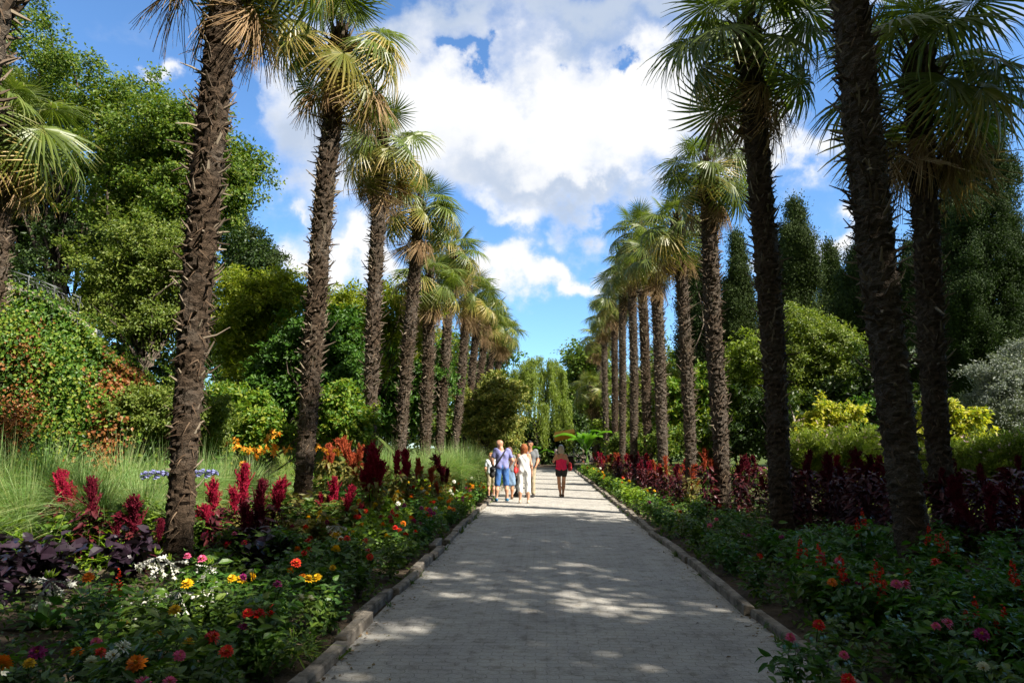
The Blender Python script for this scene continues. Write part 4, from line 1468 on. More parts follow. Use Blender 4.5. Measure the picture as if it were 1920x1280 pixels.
def flower_plant(name, cat, label, x, y, kind, colour, nh, sc, seed, group, hz=.4, parts=True, hs=1.):
    r = np.random.default_rng(seed)
    z = float(ground(x, y))
    o = thing(name, label, cat, (x, y, z), r.uniform(0, 6.28), group)
    f, s = BUSH[kind][seed % 3]
    obj('foliage', f, o, sc=sc)
    obj('stem', s, o, sc=sc)
    for i in range(nh):
        a = r.uniform(0, 6.28)
        q = r.uniform(.05, .2) * sc
        obj('flower_head', HEAD[colour][int(r.integers(0, 2))], o, (math.cos(a) * q, math.sin(a) * q, hz * sc * r.uniform(.8, 1.2)),
            (r.normal(0, .4) + .25, r.normal(0, .4), r.uniform(0, 6)), hs * r.uniform(.75, 1.15))
    return o


def zinnia_label(c, x, y, light):
    s = 'left' if x < 0 else 'right'
    if abs(x) < 2.35:
        e = 'by the kerb'
    else:
        e = 'inside the bed'
    return f'{CN[c]}-flowered zinnia {e} near the {near_palm(x, y)} palm of the {s} row'


r = np.random.default_rng(200)
cnt = 0
y = 2.9
PAL_L = ['yellow', 'yellow', 'orange', 'orange', 'red', 'scarlet', 'white', 'pink', 'crimson', 'magenta']
while y < 42:
    st = .30 + .016 * y
    x = PATH_W + .3 + r.uniform(0, .18)
    lim = 3.6 if y < 20 else 3.0
    while x < lim:
        xx, yy = -(x + r.normal(0, .06)), y + r.normal(0, .1)
        if r.random() < .86 and min(abs(yy - L[1]) + abs(xx - col(L[0], L[1])) for L in LEFT) > .35:
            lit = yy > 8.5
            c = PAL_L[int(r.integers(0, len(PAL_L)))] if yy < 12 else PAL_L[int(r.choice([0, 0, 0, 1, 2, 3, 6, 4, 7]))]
            k = 'zinnia_light' if (lit and r.random() < .55) else 'zinnia'  # sunlit stretch takes lighter leaves: sunlight put into the colour
            nh = int(r.integers(0, 3)) if yy < 9 else int(r.integers(1, 5))
            flower_plant('zinnia', 'zinnia', zinnia_label(c, xx, yy, lit) if nh else f'green leafy bedding plant not in flower near the {near_palm(xx, yy)} palm of the left row', xx, yy, k, c, nh,
                         r.uniform(.9, 1.35) * (1 + .008 * yy), 1000 + cnt, 'zinnias of the left bed', hs=1.0 + .012 * yy)
            cnt += 1
        x += st * r.uniform(.85, 1.25)
    y += st
nL = cnt
y = 3.0
while y < 44:
    st = .42 + .017 * y
    x = PATH_W + .36 + r.uniform(0, .22) + (.1 if y < 8 else 0)
    lim = 3.4 if y < 16 else 2.9
    while x < lim:
        xx, yy = x + r.normal(0, .07), y + r.normal(0, .1)
        if r.random() < .84:
            c = ['red', 'pink', 'magenta', 'orange', 'scarlet', 'white'][int(r.integers(0, 6))]
            if yy > 15:
                c = ['yellow', 'orange', 'scarlet', 'white'][int(r.integers(0, 4))]
            k = 'zinnia_light' if (yy > 15 and r.random() < .7) else 'zinnia'  # lighter leaf copy past the shade edge, sunlight in the colour
            nh = int(r.choice([0, 0, 0, 1, 2])) if yy < 15 else int(r.integers(0, 3))
            flower_plant('zinnia', 'zinnia', zinnia_label(c, xx, yy, 0) if nh else f'green leafy bedding plant not in flower near the {near_palm(xx, yy)} palm of the right row', xx, yy, k, c, nh,
                         r.uniform(.9, 1.3) * (1 + .008 * yy), 3000 + cnt, 'zinnias of the right bed', hs=.95 + .012 * yy)
            cnt += 1
        x += st * r.uniform(.85, 1.3)
    y += st
print('zinnias', nL, cnt - nL)
# the flowers that stand out close to the camera
for px, py, d, c, nh, s, w in [(256, 1245, 3.75, 'orange', 1, 1.5, 'large golden-orange zinnia head low in the near left corner'), (70, 1225, 4.0, 'magenta', 1, 1.4, 'magenta zinnia head in the near left corner'),
                               (396, 1195, 4.3, 'crimson', 1, 1.2, 'dark red zinnia head near the left kerb'), (465, 1150, 4.9, 'red', 3, 1.1, 'cluster of three red zinnia heads on tall bare stems by the left kerb'),
                               (145, 1222, 4.2, 'orange', 1, 1.0, 'small flat orange zinnia head beside the magenta one'), (180, 1205, 4.3, 'pink', 1, 1.0, 'pink zinnia head between the magenta and golden heads'),
                               (435, 1085, 5.6, 'yellow', 2, 1.1, 'amber zinnia heads right of the near left palm trunk'), (515, 1140, 5.3, 'red', 1, 1.0, 'single red zinnia head inside the left kerb'),
                               (1535, 1172, 4.6, 'red', 1, 1.1, 'red zinnia head in the dark near right bed'), (1680, 1096, 5.1, 'pink', 2, 1.1, 'two dusty pink zinnia heads before the nearest right trunk'),
                               (1482, 1195, 4.5, 'pink', 1, .9, 'pink flower beside the right kerb'), (1840, 1190, 4.2, 'magenta', 1, 1.2, 'purple zinnia head in the near right corner'),
                               (1560, 1092, 5.2, 'orange', 1, 1.0, 'small orange zinnia head in the right bed'), (1582, 1228, 4.2, 'pink', 1, .8, 'tiny pink flower near the right kerb'), (1590, 1275, 3.9, 'red', 1, 1.1, 'red flower at the bottom edge of the right bed')]:
    p = at(px, py, d)
    g = float(ground(p[0], d))
    o = thing('zinnia', w, 'zinnia', (p[0], d, g))
    f, sm = BUSH['zinnia'][0]
    hh = p[2] - g
    obj('foliage', f, o, sc=max(.5, min(1.1, hh / .42)))
    obj('stem', sm, o, sc=max(.5, min(1.1, hh / .42)))
    for i in range(nh):
        obj('flower_head', HEAD[c][i % 2], o, (.07 * i, .02 * i, hh - .01 * i), (.5, .1 * i, i), s)


# --- ornamental grass
def grass_mesh(seed, n, h, spread, wd=.011):
    r = np.random.default_rng(seed)
    a = r.uniform(0, 2 * PI, n)
    out = np.stack([np.cos(a), np.sin(a), 0 * a], -1)
    b = out * np.abs(r.normal(0, .12, n))[:, None]
    H = h * r.uniform(.6, 1.08, n)
    reach = spread * np.abs(r.normal(.75, .4, n))
    k = 7
    t = np.linspace(0, 1, k)[None]
    x = reach[:, None] * t ** 2.1
    z = H[:, None] * (t - .42 * (reach / spread)[:, None] * np.clip(t - .3, 0, 1) ** 2 * 2.2)
    C = b[:, None] + out[:, None] * x[..., None] + np.array((0, 0, 1)) * z[..., None]
    C += np.cumsum(r.normal(0, .008, C.shape), 1)
    sd = unit(np.cross(out, (0, 0, 1.)) + r.normal(0, .5, (n, 3)))
    W = wd * np.array((.8, 1, 1, .9, .7, .45, .1))[None] * r.uniform(.7, 1.2, (n, 1))
    mb = MB()
    mb.add(*ribbon(C, np.broadcast_to(sd[:, None], C.shape), W))
    return mb.mesh('grass_clump', M['grass'])


GM = [grass_mesh(210 + i, 1300, 1.8, 1.05, .009) for i in range(3)]
GS_ = [(25, 845, 9.6, 1.1), (95, 840, 9.9, 1.12), (165, 850, 9.4, 1.0), (240, 838, 10.2, 1.08), (310, 845, 10.4, 1.02), (60, 860, 8.9, .85), (200, 860, 9.0, .85), (280, 862, 9.2, .82),
       (385, 840, 11.4, 1.0), (425, 850, 11.8, .95), (-40, 850, 9.4, 1.1), (350, 856, 10.6, .9), (470, 850, 13.2, .9),
       (730, 860, 18.5, 1.0), (770, 860, 20, .95), (800, 855, 21.5, 1.0), (835, 850, 21.5, 1.05), (865, 850, 21.8, 1.05), (890, 852, 22.4, 1.0), (880, 848, 24.5, 1.05), (850, 850, 25, 1.05), (905, 852, 25.5, .9), (705, 850, 20, 1.0)]
for i, (px, py, d, s) in enumerate(GS_):
    x = col(px, d)
    lb = ('tall blue-green ornamental grass clump, ' + ('in the sunlit mass left of the near left palm' if px < 330 else 'just right of the near left palm' if px < 500 else 'between the far trunks of the left row' if px < 815 else 'beside the boy at the path edge'))
    o = obj('ornamental_grass', GM[i % 3], None, (x, d, float(ground(x, d)) - .02), (0, 0, i * 1.7), (s, s, s * (.9 if px < 500 else 1)))
    tag(o, lb, 'ornamental grass', ['grass clumps in the sunlit mass', 'grass clumps right of the near palm', 'grass clumps between far trunks', 'grass clumps at the path edge'][0 if px < 330 else 1 if px < 500 else 2 if px < 815 else 3])


# --- amaranths
def plume_mesh(seed, h, w, mat, n=38):
    """flame-like head of many knobbly tapering spikes"""
    r = np.random.default_rng(seed)
    mb = MB()
    for i in range(n):
        t = r.random() ** .8
        a = r.uniform(0, 6.28)
        st = np.array((0, 0, h * .72 * t))
        ln = h * (.55 - .28 * t) * r.uniform(.6, 1.35)
        el = R_(r.uniform((52, 36, 60)[seed % 3], 87))
        d = np.array((math.cos(a) * math.cos(el) * w * 5, math.sin(a) * math.cos(el) * w * 5, math.sin(el)))
        d = unit(d)
        q = np.linspace(0, 1, 8)[:, None]
        p = st + d * ln * q + (unit(d * (1, 1, 0) + 1e-6) * .16 * r.uniform(0, 1.6) + np.array((0, 0, .1 - .2 * r.random()))) * ln * q ** 2
        p[1:] += r.normal(0, .006, (7, 3))
        rad = np.array((.3, .8, 1, .75, .9, .6, .5, .12)) * .009 * r.uniform(.7, 1.3) * (h / .45) ** .5
        V, f = tube(p, rad, 6)
        V += r.normal(0, .0035, V.shape)
        mb.add(V, f)
        m = 64
        tt = r.random(m)
        c = st + d * ln * tt[:, None] + r.normal(0, .016, (m, 3)) * (1.1 - tt[:, None])
        mb.add(*leaf4(c, unit(r.normal(size=(m, 3)) * .8 + d * 1.1), r.normal(size=(m, 3)), r.uniform(.02, .05, m) * (1.2 - .6 * tt), .009))
    p = [(0, 0, -.1), (0, 0, h * .4), (0, 0, h * .95)]
    tubes(mb, p, (.012, .022, .006), 6)
    return mb.mesh('plume', mat)


def amar_leaves(seed, h, n, w=.2):
    r = np.random.default_rng(seed)
    mb, sm = MB(), MB()
    tubes(sm, [(0, 0, -.05), (.01, 0, h * .5), (0, .01, h)], (.014, .012, .008), 6)
    z = h * r.uniform(.12, 1.0, n)
    a = np.arange(n) * 2.4 + r.normal(0, .4, n)
    el = r.normal(.15, .35, n)
    D = np.stack([np.cos(a) * np.cos(el), np.sin(a) * np.cos(el), np.sin(el)], -1)
    P = np.stack([np.cos(a), np.sin(a), a * 0], -1) * r.uniform(.01, w * .7, n)[:, None] + np.stack([z * 0, z * 0, z], -1)
    Nn = unit(np.array((0, 0, 1)) - D * el[:, None] + r.normal(0, .3, (n, 3)))
    mb.add(*leaf8(P, D, Nn, r.uniform(.1, .19, n), r.uniform(.045, .075, n), .15, .45))
    return mb, sm


PL = {k: [plume_mesh(220 + i * 5 + j, .42, .16, M['plume_' + k]) for j in range(3)] for i, k in enumerate(('crimson', 'dark', 'rust'))}
AL = {k: [(lambda q: (q[0].mesh('amaranth_foliage', M[k]), q[1].mesh('amaranth_stem', M[k])))(amar_leaves(240 + i * 5 + j, .85, 190, .26)) for j in range(3)] for i, k in enumerate(('maroon', 'bronze'))}


def amaranth(label, x, y, h, plume, leaves, seed, npl=1, ps=1., group=None):
    r = np.random.default_rng(seed)
    o = thing('amaranth', label, 'amaranth', (x, y, float(ground(x, y))), r.uniform(0, 6), group)
    o.rotation_euler = (r.normal(0, .05), r.normal(0, .05), r.uniform(0, 6))
    ph = .42 * ps
    sh = max(.35, h - ph * .9)
    f, s = AL[leaves][seed % 3]
    obj('foliage', f, o, sc=(max(.8, sh), max(.8, sh), sh / .85))
    obj('stem', s, o, sc=(1, 1, sh / .85))
    for k in range(npl):
        off = (0, 0, sh - .05) if k == 0 else (r.normal(0, .13), r.normal(0, .13), sh - r.uniform(.05, .3))
        obj('plume', PL[plume][(seed + k) % 3], o, off, (r.normal(0, .16), r.normal(0, .16), r.uniform(0, 6)), ps * (1 if k == 0 else r.uniform(.55, .85)))


AM = [(122, 885, 8.6, 'crimson', 'maroon', 2, .9, 'with a leaning crimson plume before the tall grass'), (175, 905, 8.2, 'dark', 'maroon', 1, .8, 'with a dark wine plume right of the leaning crimson one'),
      (256, 935, 7.4, 'dark', 'maroon', 2, .85, 'with a narrow dark plume left of the near palm trunk'), (327, 922, 8.3, 'crimson', 'maroon', 1, .7, 'half hidden left of the near palm trunk'),
      (408, 905, 8.8, 'crimson', 'maroon', 3, .8, 'with a broad crimson plume right of the near palm trunk'), (452, 878, 9.3, 'crimson', 'maroon', 2, 1.0, 'tallest and brightest right of the near palm trunk'),
      (484, 908, 8.4, 'dark', 'maroon', 4, 1.0, 'bushy and almost black-red right of the near palm'), (518, 900, 9.0, 'crimson', 'maroon', 2, .8, 'with slanting plumes left of the second palm trunk'),
      (630, 900, 10.6, 'crimson', 'bronze', 4, .8, 'with wide spreading red plumes right of the second palm'), (655, 915, 10.2, 'crimson', 'bronze', 2, .7, 'low, beside the wide spreading one'),
      (703, 838, 12.0, 'crimson', 'bronze', 4, 1.35, 'with the tallest upright crimson plume in the left bed'), (740, 848, 14.0, 'crimson', 'bronze', 2, .9, 'behind the tallest crimson plume'),
      (765, 845, 15.2, 'crimson', 'bronze', 3, 1.0, 'in front of the fourth left palm trunk'), (790, 862, 16, 'rust', 'bronze', 2, .8, 'rust-red, in front of the fifth left palm'),
      (832, 853, 16.6, 'dark', 'bronze', 2, 1.1, 'dark red, before the grass at the far path edge'), (650, 822, 14.2, 'rust', 'bronze', 3, 1.1, 'rust-red, left of the third palm trunk'),
      (672, 838, 13.6, 'rust', 'bronze', 2, .9, 'rust-red, touching the third palm trunk'), (610, 835, 14.0, 'rust', 'bronze', 2, .8, 'rust-red, right of the second palm trunk'),
      (812, 880, 15.2, 'rust', 'bronze', 1, .8, 'short and rusty beside the dark red one')]
for i, (px, py, d, pl, lf, npl, ps, w) in enumerate(AM):
    p = at(px, py, d)
    amaranth('amaranth ' + w, p[0], d, p[2] - float(ground(p[0], d)) + .08, pl, lf, 500 + i, npl + 1, ps * 1.3, 'amaranths of the left bed')
r = np.random.default_rng(260)
k = 0
for y in np.arange(9.4, 46, .62):
    for j in range(3 if y < 17 else 2):
        if y < 17:
            x = r.uniform(3.9, 5.2) + j * .9 if y > 12 else r.uniform(4.6, 6.0) + j * 1.2
            h = r.uniform(1.0, 1.35)
            pl, npl = ('dark', 2) if r.random() < .85 else ('crimson', 1)
            lb = f'dark maroon amaranth in the shaded mass near the {near_palm(x, y)} palm of the right row'
            lf = 'maroon'
        else:
            x = r.uniform(2.95, 3.7) + j * .7
            h = r.uniform(.85, 1.3)
            pl = ['crimson', 'crimson', 'dark', 'rust'][int(r.integers(0, 4))]
            lf = 'maroon' if pl != 'rust' or r.random() < .5 else 'bronze'
            npl = int(r.integers(1, 4))
            lb = f"{dict(crimson='crimson', dark='dark red', rust='rust-red')[pl]} amaranth in the sunlit row near the {near_palm(x, y)} palm of the right row"
        if y > 17 and r.random() < .25:
            continue
        amaranth(lb, x, y + r.normal(0, .15), h, pl, lf, 560 + k, npl, r.uniform(.5, .8) if y < 17 else r.uniform(.7, 1.05), 'amaranths of the right bed')
        k += 1
for px, py, d, w in [(1505, 838, 12.2, 'pointed plume against the lit field, left of the others'), (1550, 848, 12.0, 'pointed plume against the lit field, second from the left'), (1598, 838, 11.6, 'pointed plume just left of the nearest right trunk'),
                     (1640, 850, 11.4, 'plume touching the left side of the nearest right trunk'), (1790, 890, 9.6, 'plume right of the leaning trunk'), (1850, 905, 9.2, 'plume near the right edge of the picture'), (1905, 900, 9.4, 'plume at the right edge of the picture'),
                     (1325, 838, 15.5, 'rusty plume left of the third right palm trunk'), (1385, 850, 14.8, 'plume between the third and second right palm trunks'), (1470, 858, 13, 'plume right of the second right palm trunk')]:
    p = at(px, py, d)
    amaranth('dark red amaranth with a ' + w, p[0], d, p[2] - float(ground(p[0], d)), 'rust' if 'rusty' in w else 'dark', 'maroon', 640 + k, 3, 1.1)
    k += 1
print('amaranths', k + len(AM))

# --- lush balsams and red salvias in the shade on the right
r = np.random.default_rng(270)
k = 0
for y in np.arange(3.4, 10.2, .46):
    for x in np.arange(2.9, 2.9 + .62 * y, .52):
        xx, yy = x + r.normal(0, .1), y + r.normal(0, .1)
        if abs(yy - 7.9) + abs(xx - 4.25) < .4:
            continue
        z = float(ground(xx, yy))
        o = thing('balsam', f"lush light green balsam {'in the near part' if yy < 6 else 'further back'} of the shaded right bed, {'kerb side' if xx < 4.2 else 'far side'}", 'balsam', (xx, yy, z), r.uniform(0, 6), 'balsams of the shaded right bed')
        f, s = BUSH['balsam'][k % 3]
        sc = r.uniform(.75, 1.15)
        obj('foliage', f, o, sc=sc)
        obj('stem', s, o, sc=sc)
        k += 1
print('balsams', k)


def spike_mesh(seed):
    r = np.random.default_rng(seed)
    mb = MB()
    tubes(mb, [(0, 0, -.1), (0, 0, .1), (.005, 0, .26)], (.004, .004, .002), 4, 1)
    n = 46
    z = r.uniform(.0, .25, n)
    a = r.uniform(0, 6.28, n)
    D = np.stack([np.cos(a), np.sin(a), r.normal(.2, .4, n)], -1)
    P = np.stack([z * 0, z * 0, z], -1)
    mb.add(*leaf4(P, D, r.normal(size=(n, 3)), (.055 - .12 * z) , .022, .2))
    return mb.mesh('flower_spike', [M['scarlet'], M['stem']])


SPK = [spike_mesh(280 + i) for i in range(2)]
SAL = [(1545, 1020, 6.6, 'left of the other salvias in the dark right bed'), (1582, 1040, 6.3, 'with a bright red spike second from the left in the dark right bed'), (1612, 955, 8.2, 'standing back, left of the nearest right trunk'), (1630, 1052, 6.2, 'right in front of the nearest right trunk'),
       (1645, 1065, 6.0, 'touching the left side of the nearest right trunk foot'), (1745, 985, 7.4, 'just right of the nearest right trunk'), (1775, 1000, 7.2, 'a step right of the nearest right trunk'), (1905, 1050, 6.2, 'at the right edge of the picture, half height'),
       (1822, 1120, 5.2, 'tall and bright in the near right corner'), (1865, 1135, 5.0, 'behind the purple zinnia in the near right corner'), (212, 1070, 5.6, 'single, in the dark left bed below the purple leaves'), (1500, 1010, 7.2, 'pale, near the second right palm trunk')]
for i, (px, py, d, w) in enumerate(SAL):
    p = at(px, py, d)
    g = float(ground(p[0], d))
    o = thing('salvia', 'red salvia ' + w, 'salvia', (p[0], d, g), i, 'salvias of the shaded beds')
    h = max(.35, p[2] - g)
    f, s = BUSH['salvia'][i % 3]
    obj('foliage', f, o, sc=h / .42)
    obj('stem', s, o, sc=h / .42)
    for q in range(3):
        obj('flower_spike', SPK[q % 2], o, (.06 * (q - 1), .04 * (q % 2), h - .2 - .06 * q), (.1 * (q - 1), .1, q), .85 - .12 * q)


# --- plantain lilies with white trumpets, purple leaf plants, lily clumps
def strap_leaves(seed, n, L, W, el=(20, 70)):
    r = np.random.default_rng(seed)
    a = np.arange(n) * 2.4 + r.normal(0, .2, n)
    e = np.radians(r.uniform(el[0], el[1], n))
    D = np.stack([np.cos(a) * np.cos(e), np.sin(a) * np.cos(e), np.sin(e)], -1)
    Nn = np.stack([-np.cos(a) * np.sin(e), -np.sin(a) * np.sin(e), np.cos(e)], -1)
    P = np.stack([np.cos(a), np.sin(a), a * 0], -1) * .03
    mb = MB()
    mb.add(*leaf8(P, D, Nn, L * r.uniform(.7, 1.15, n), W * r.uniform(.8, 1.2, n), .2, .55))
    return mb


def trumpets(seed, n, L, mat, el0=-15):
    r = np.random.default_rng(seed)
    mb = MB()
    for i in range(n):
        a = i * 2 * PI / n + r.normal(0, .25)
        e = R_(r.normal(el0, 22))
        d = np.array((math.cos(a) * math.cos(e), math.sin(a) * math.cos(e), math.sin(e)))
        q = np.linspace(0, 1, 6)[:, None]
        p = d * L * q + np.array((0, 0, -.25 * L)) * q ** 2
        V, f = tube(p, np.array((.003, .005, .007, .010, .016, .02)) * L / .13, 6)
        mb.add(V, f, 0, True)
        m = 6
        aa = np.arange(m) * 2 * PI / m
        u = unit(np.cross(d, (0, 0, 1.)))
        v = np.cross(d, u)
        tip = p[-1]
        D = unit(d * .7 + (np.cos(aa)[:, None] * u + np.sin(aa)[:, None] * v) * .8)
        mb.add(*leaf4(np.repeat(tip[None] - d * .01, m, 0), D, np.repeat(d[None], m, 0), L * .3, L * .14), 0)
    return mb


HO_L = [strap_leaves(290 + i, 15, .26, .1).mesh('hosta_leaves', M['bed']) for i in range(2)]
HO_F = []
for i in range(2):
    mb = trumpets(295 + i, 9, .15, 'white')
    n = 8
    rr = np.random.default_rng(i)
    mb.add(*leaf4(rr.normal(0, .012, (n, 3)) + (0, 0, .03), unit(rr.normal(size=(n, 3)) + (0, 0, 1.5)), rr.normal(size=(n, 3)), .07, .02), 1)
    HO_F.append(mb.mesh('flower_head', [M['white'], M['bed_light']]))
st = MB()
tubes(st, [(0, 0, -.5), (.01, 0, -.25), (0, 0, 0)], (.006, .005, .004), 5)
HO_S = st.mesh('flower_stalk', M['stem'])
for i, (px, py, d, s, w) in enumerate([(95, 1090, 5.6, 1.15, 'apart from the others in the dark left bed'), (292, 1045, 6.3, 1.0, 'topmost of the white-flowered plants beside the near palm'), (318, 1055, 6.2, .95, 'against the near left palm trunk'),
                                       (335, 1108, 5.7, 1.05, 'with drooping trumpets below the near palm foot'), (392, 1062, 6.2, .9, 'just right of the near palm foot'), (400, 1100, 5.8, .85, 'low, right of the near palm foot'), (268, 1128, 5.4, .9, 'lowest, left of the near palm foot'),
                                       (630, 985, 8.8, .8, 'further back beside the spreading red amaranth')]):
    p = at(px, py, d)
    g = float(ground(p[0], d))
    o = thing('plantain_lily', 'plantain lily with long white trumpet flowers, ' + w, 'plantain lily', (p[0], d, g), i * 1.3, 'white plantain lilies')
    obj('foliage', HO_L[i % 2], o, sc=1.0)
    h = p[2] - g
    obj('stalk', HO_S, o, (0, 0, h), sc=(1, 1, h / .5))
    obj('flower_head', HO_F[i % 2], o, (0, 0, h), (.1, .1, i), s)

PE = []
for i in range(2):
    mb, sm = bushy(310 + i, .5, .3, 130, .13, .095)
    PE.append((mb.mesh('purple_leaves', M['perilla']), sm.mesh('purple_stems', M['perilla'])))
for i, (px, d, s, w) in enumerate([(60, 6.6, 1.1, 'nearest the left edge'), (130, 6.4, 1.2, 'with the broadest leaves, below the leaning crimson plume'), (255, 7.2, 1.1, 'under the narrow dark plume'),
                                    (480, 7.8, 1.15, 'below the almost black-red amaranth'), (20, 5.9, 1.0, 'low in the dark corner at the left edge'), (530, 8.3, .9, 'before the second palm trunk')]):
    x = col(px, d)
    o = thing('purple_leaf_plant', 'dark purple broad-leaved plant ' + w, 'foliage plant', (x, d, float(ground(x, d))), i * 2., 'dark purple foliage plants')
    obj('foliage', PE[i % 2][0], o, sc=s)
    obj('stem', PE[i % 2][1], o, sc=s)

LG = [strap_leaves(320 + i, 34, .5, .06, (25, 80)).mesh('strap_leaves', M['bed_light']) for i in range(2)]
LB_ = []
for i in range(2):
    mb, sm = bushy(330 + i, .55, .36, 230, .14, .05)
    LB_.append(mb.mesh('light_leaves', M['bed_light']))
i = 0
r = np.random.default_rng(340)
for px in range(-20, 345, 26):
    for d in (8.6, 9.3):
        x = col(px, d) + r.normal(0, .1)
        o = obj('leafy_plant', (LG if r.random() < .35 else LB_)[i % 2], None, (x, d + r.normal(0, .15), float(ground(x, d))), (0, 0, i * 2.1), r.uniform(.8, 1.15))
        tag(o, 'sunlit yellow-green leafy plant in front of the ornamental grass, ' + ('near the left edge' if px < 90 else 'under the blue flower' if px > 220 else 'behind the dark plumes'), 'leafy plant',
            'yellow-green plants ' + ('near the left edge' if px < 90 else 'under the blue flower' if px > 220 else 'behind the dark plumes'))
        i += 1
# bronze and green filler bushes through the sunlit middle of the left bed
BB = []
for i in range(3):
    mb, sm = bushy(350 + i, .62, .38, 260, .13, .05)
    BB.append((mb.mesh('bronze_leaves', M['bronze']), mb.mesh('green_leaves', M['bed_light']), mb.mesh('dark_leaves', M['bed']), sm.mesh('bush_stems', M['stem'])))
r = np.random.default_rng(360)
i = 0
for d in np.arange(8.4, 30, .62):
    for x in np.arange(-3.4, -7.0 if d < 15 else -5.5, -.66):
        if r.random() < .18:
            continue
        xx = x + r.normal(0, .14)
        v = int(r.choice([0, 0, 1, 2, 2]))
        g = ('bronze-tinted', 'light green', 'deep green')[v]
        lb = f"{g} bushy bedding plant {'in the middle' if xx > -5 else 'at the back'} of the left bed near the {near_palm(-1, d)} palm"
        o = thing('bedding_bush', lb, 'bedding plant', (xx, d + r.normal(0, .14), float(ground(xx, d))), r.uniform(0, 6), 'bushy bedding plants of the left bed')
        s = r.uniform(.75, 1.2)
        obj('foliage', BB[i % 3][v], o, sc=s)
        obj('stem', BB[i % 3][3], o, sc=s)
        i += 1
print('bedding bushes', i)


def lily():
    SM = []
    lv = strap_leaves(370, 26, .75, .035, (45, 82)).mesh('lily_leaves', M['bed_light'])
    hd = []
    for i in range(2):
        mb = MB()
        rr = np.random.default_rng(371 + i)
        for q in range(5):
            c = rr.normal(0, .06, 3) * (1, 1, .6)
            a = np.arange(6) * PI / 3
            ax = unit(rr.normal(size=3) + (0, 0, .6))
            u = unit(np.cross(ax, (1, .3, 0)))
            v = np.cross(ax, u)
            D = unit(ax * .55 + np.cos(a)[:, None] * u + np.sin(a)[:, None] * v)
            mb.add(*leaf8(np.repeat(c[None], 6, 0), D, unit(np.repeat(ax[None], 6, 0)), .065, .026, .15, .4), 0)
        hd.append(mb.mesh('flower_head', [M['lily']]))
    for i, (px, py, d, s, w) in enumerate([(450, 838, 12.4, 1.1, 'leftmost of the tall clump, deep orange'), (478, 845, 12.0, 1.2, 'broadest of the tall clump'), (508, 815, 12.6, 1.1, 'tallest of the clump left of the second palm'), (512, 838, 12.2, 1.3, 'paler and below the tallest bloom'),
                                          (540, 842, 12.4, .9, 'nearest the second palm trunk'), (455, 868, 11.6, .8, 'low at the left of the tall clump'), (601, 840, 12.6, .9, 'right of the second palm trunk'), (633, 845, 13.0, .8, 'left of the third palm trunk'), (435, 826, 13.2, .8, 'darkest bloom behind the clump')]):
        p = at(px, py, d)
        g = float(ground(p[0], d))
        h = p[2] - g
        o = thing('day_lily', 'orange day lily ' + w, 'day lily', (p[0], d, g), i * 1.1, 'orange day lilies')
        obj('foliage', lv, o)
        obj('stalk', HO_S, o, (0, 0, h), sc=(1.2, 1.2, h / .5))
        obj('stalk', HO_S, o, (.1, .05, h * .96), sc=(1.1, 1.1, h * .96 / .5))
        obj('flower_head', hd[i % 2], o, (0, 0, h), (0, 0, i), s)
        obj('flower_head', hd[(i + 1) % 2], o, (.12, .05, h - .05), (0, .4, i + 2), s * .7)
    for px, py, d, w in ((290, 888, 9.0, 'left of the near palm trunk'), (384, 886, 9.2, 'half behind the near palm trunk')):
        p = at(px, py, d)
        g = float(ground(p[0], d))
        h = p[2] - g
        o = thing('blue_lily', 'pale blue round-headed lily flower ' + w, 'blue lily', (p[0], d, g))
        obj('foliage', LG[0], o)
        obj('stalk', HO_S, o, (0, 0, h), sc=(1.2, 1.2, h / .5))
        obj('flower_head', trumpets(380, 26, .12, 'blue', 12).mesh('flower_head', M['blue']), o, (0, 0, h), (0, 0, 0), (1.35, 1.35, .8))


lily()
o = obj('spider_plant', strap_leaves(385, 26, .26, .016, (25, 80)).mesh('spider_leaves', M['willow']), None, (*at(1545, 1240, 4.25)[:2], .05))
tag(o, 'small pale spider-leaved plant beside the right kerb', 'spider plant')
o = obj('spider_plant', strap_leaves(386, 30, .34, .012, (15, 70)).mesh('spider_leaves', M['bed_light']), None, (-2.1, 5.3, .03))
tag(o, 'thin-leaved tuft arching over the left kerb', 'spider plant')

# pink-flowered feathery shrubs of the field on the right
for i, (px, py, d, w, rx, rz) in enumerate([(1510, 840, 15, 'leftmost, next to the second right palm', 34, 28), (1570, 838, 14.6, 'below the golden shrub', 40, 34), (1630, 845, 14.8, 'left of the nearest right trunk', 32, 32), (1790, 860, 13, 'right of the leaning trunk', 36, 36),
                                       (1850, 868, 12.4, 'below the silver shrub', 46, 40), (1915, 858, 12.2, 'at the right edge', 40, 44), (1735, 870, 13, 'between the two big right trunks', 30, 34)]):
    L = lobes_px(d, [(px, py + 6, rx, rz), (px + 14, py + 22, rx, rz)])
    b = np.array((L[0][0][0], d, float(ground(L[0][0][0], d))))
    o = thing('feathery_shrub', 'feathery pale green shrub with pinkish flowers, ' + w, 'shrub', b, 0, 'feathery flowering shrubs on the right')
    lob = [(c - b, rr) for c, rr in L]
    mb = MB()
    cc = crown(mb, lob, 170, 60, .2, .1, .022, 700 + i, dirup=.7)
    obj('foliage', mb.mesh('feathery', M['meadow']), o)
    rr = np.random.default_rng(i)
    tops = cc[cc[:, 2] > np.percentile(cc[:, 2], 45)]
    n = 60
    P = tops[rr.integers(0, len(tops), n)] + rr.normal(0, .08, (n, 3)) + (0, 0, .1)
    mb = MB()
    for a in range(3):
        mb.add(*leaf4(P, unit(rr.normal(size=(n, 3)) + (0, 0, .6)), rr.normal(size=(n, 3)), .06, .035))
    obj('flower_head', mb.mesh('pink_flowers', M['pinkdot']), o)
    obj('stem', limbs((0, 0, 0), lob, cc, .02, i, 10, seg=6).mesh('stems', M['stem']), o)

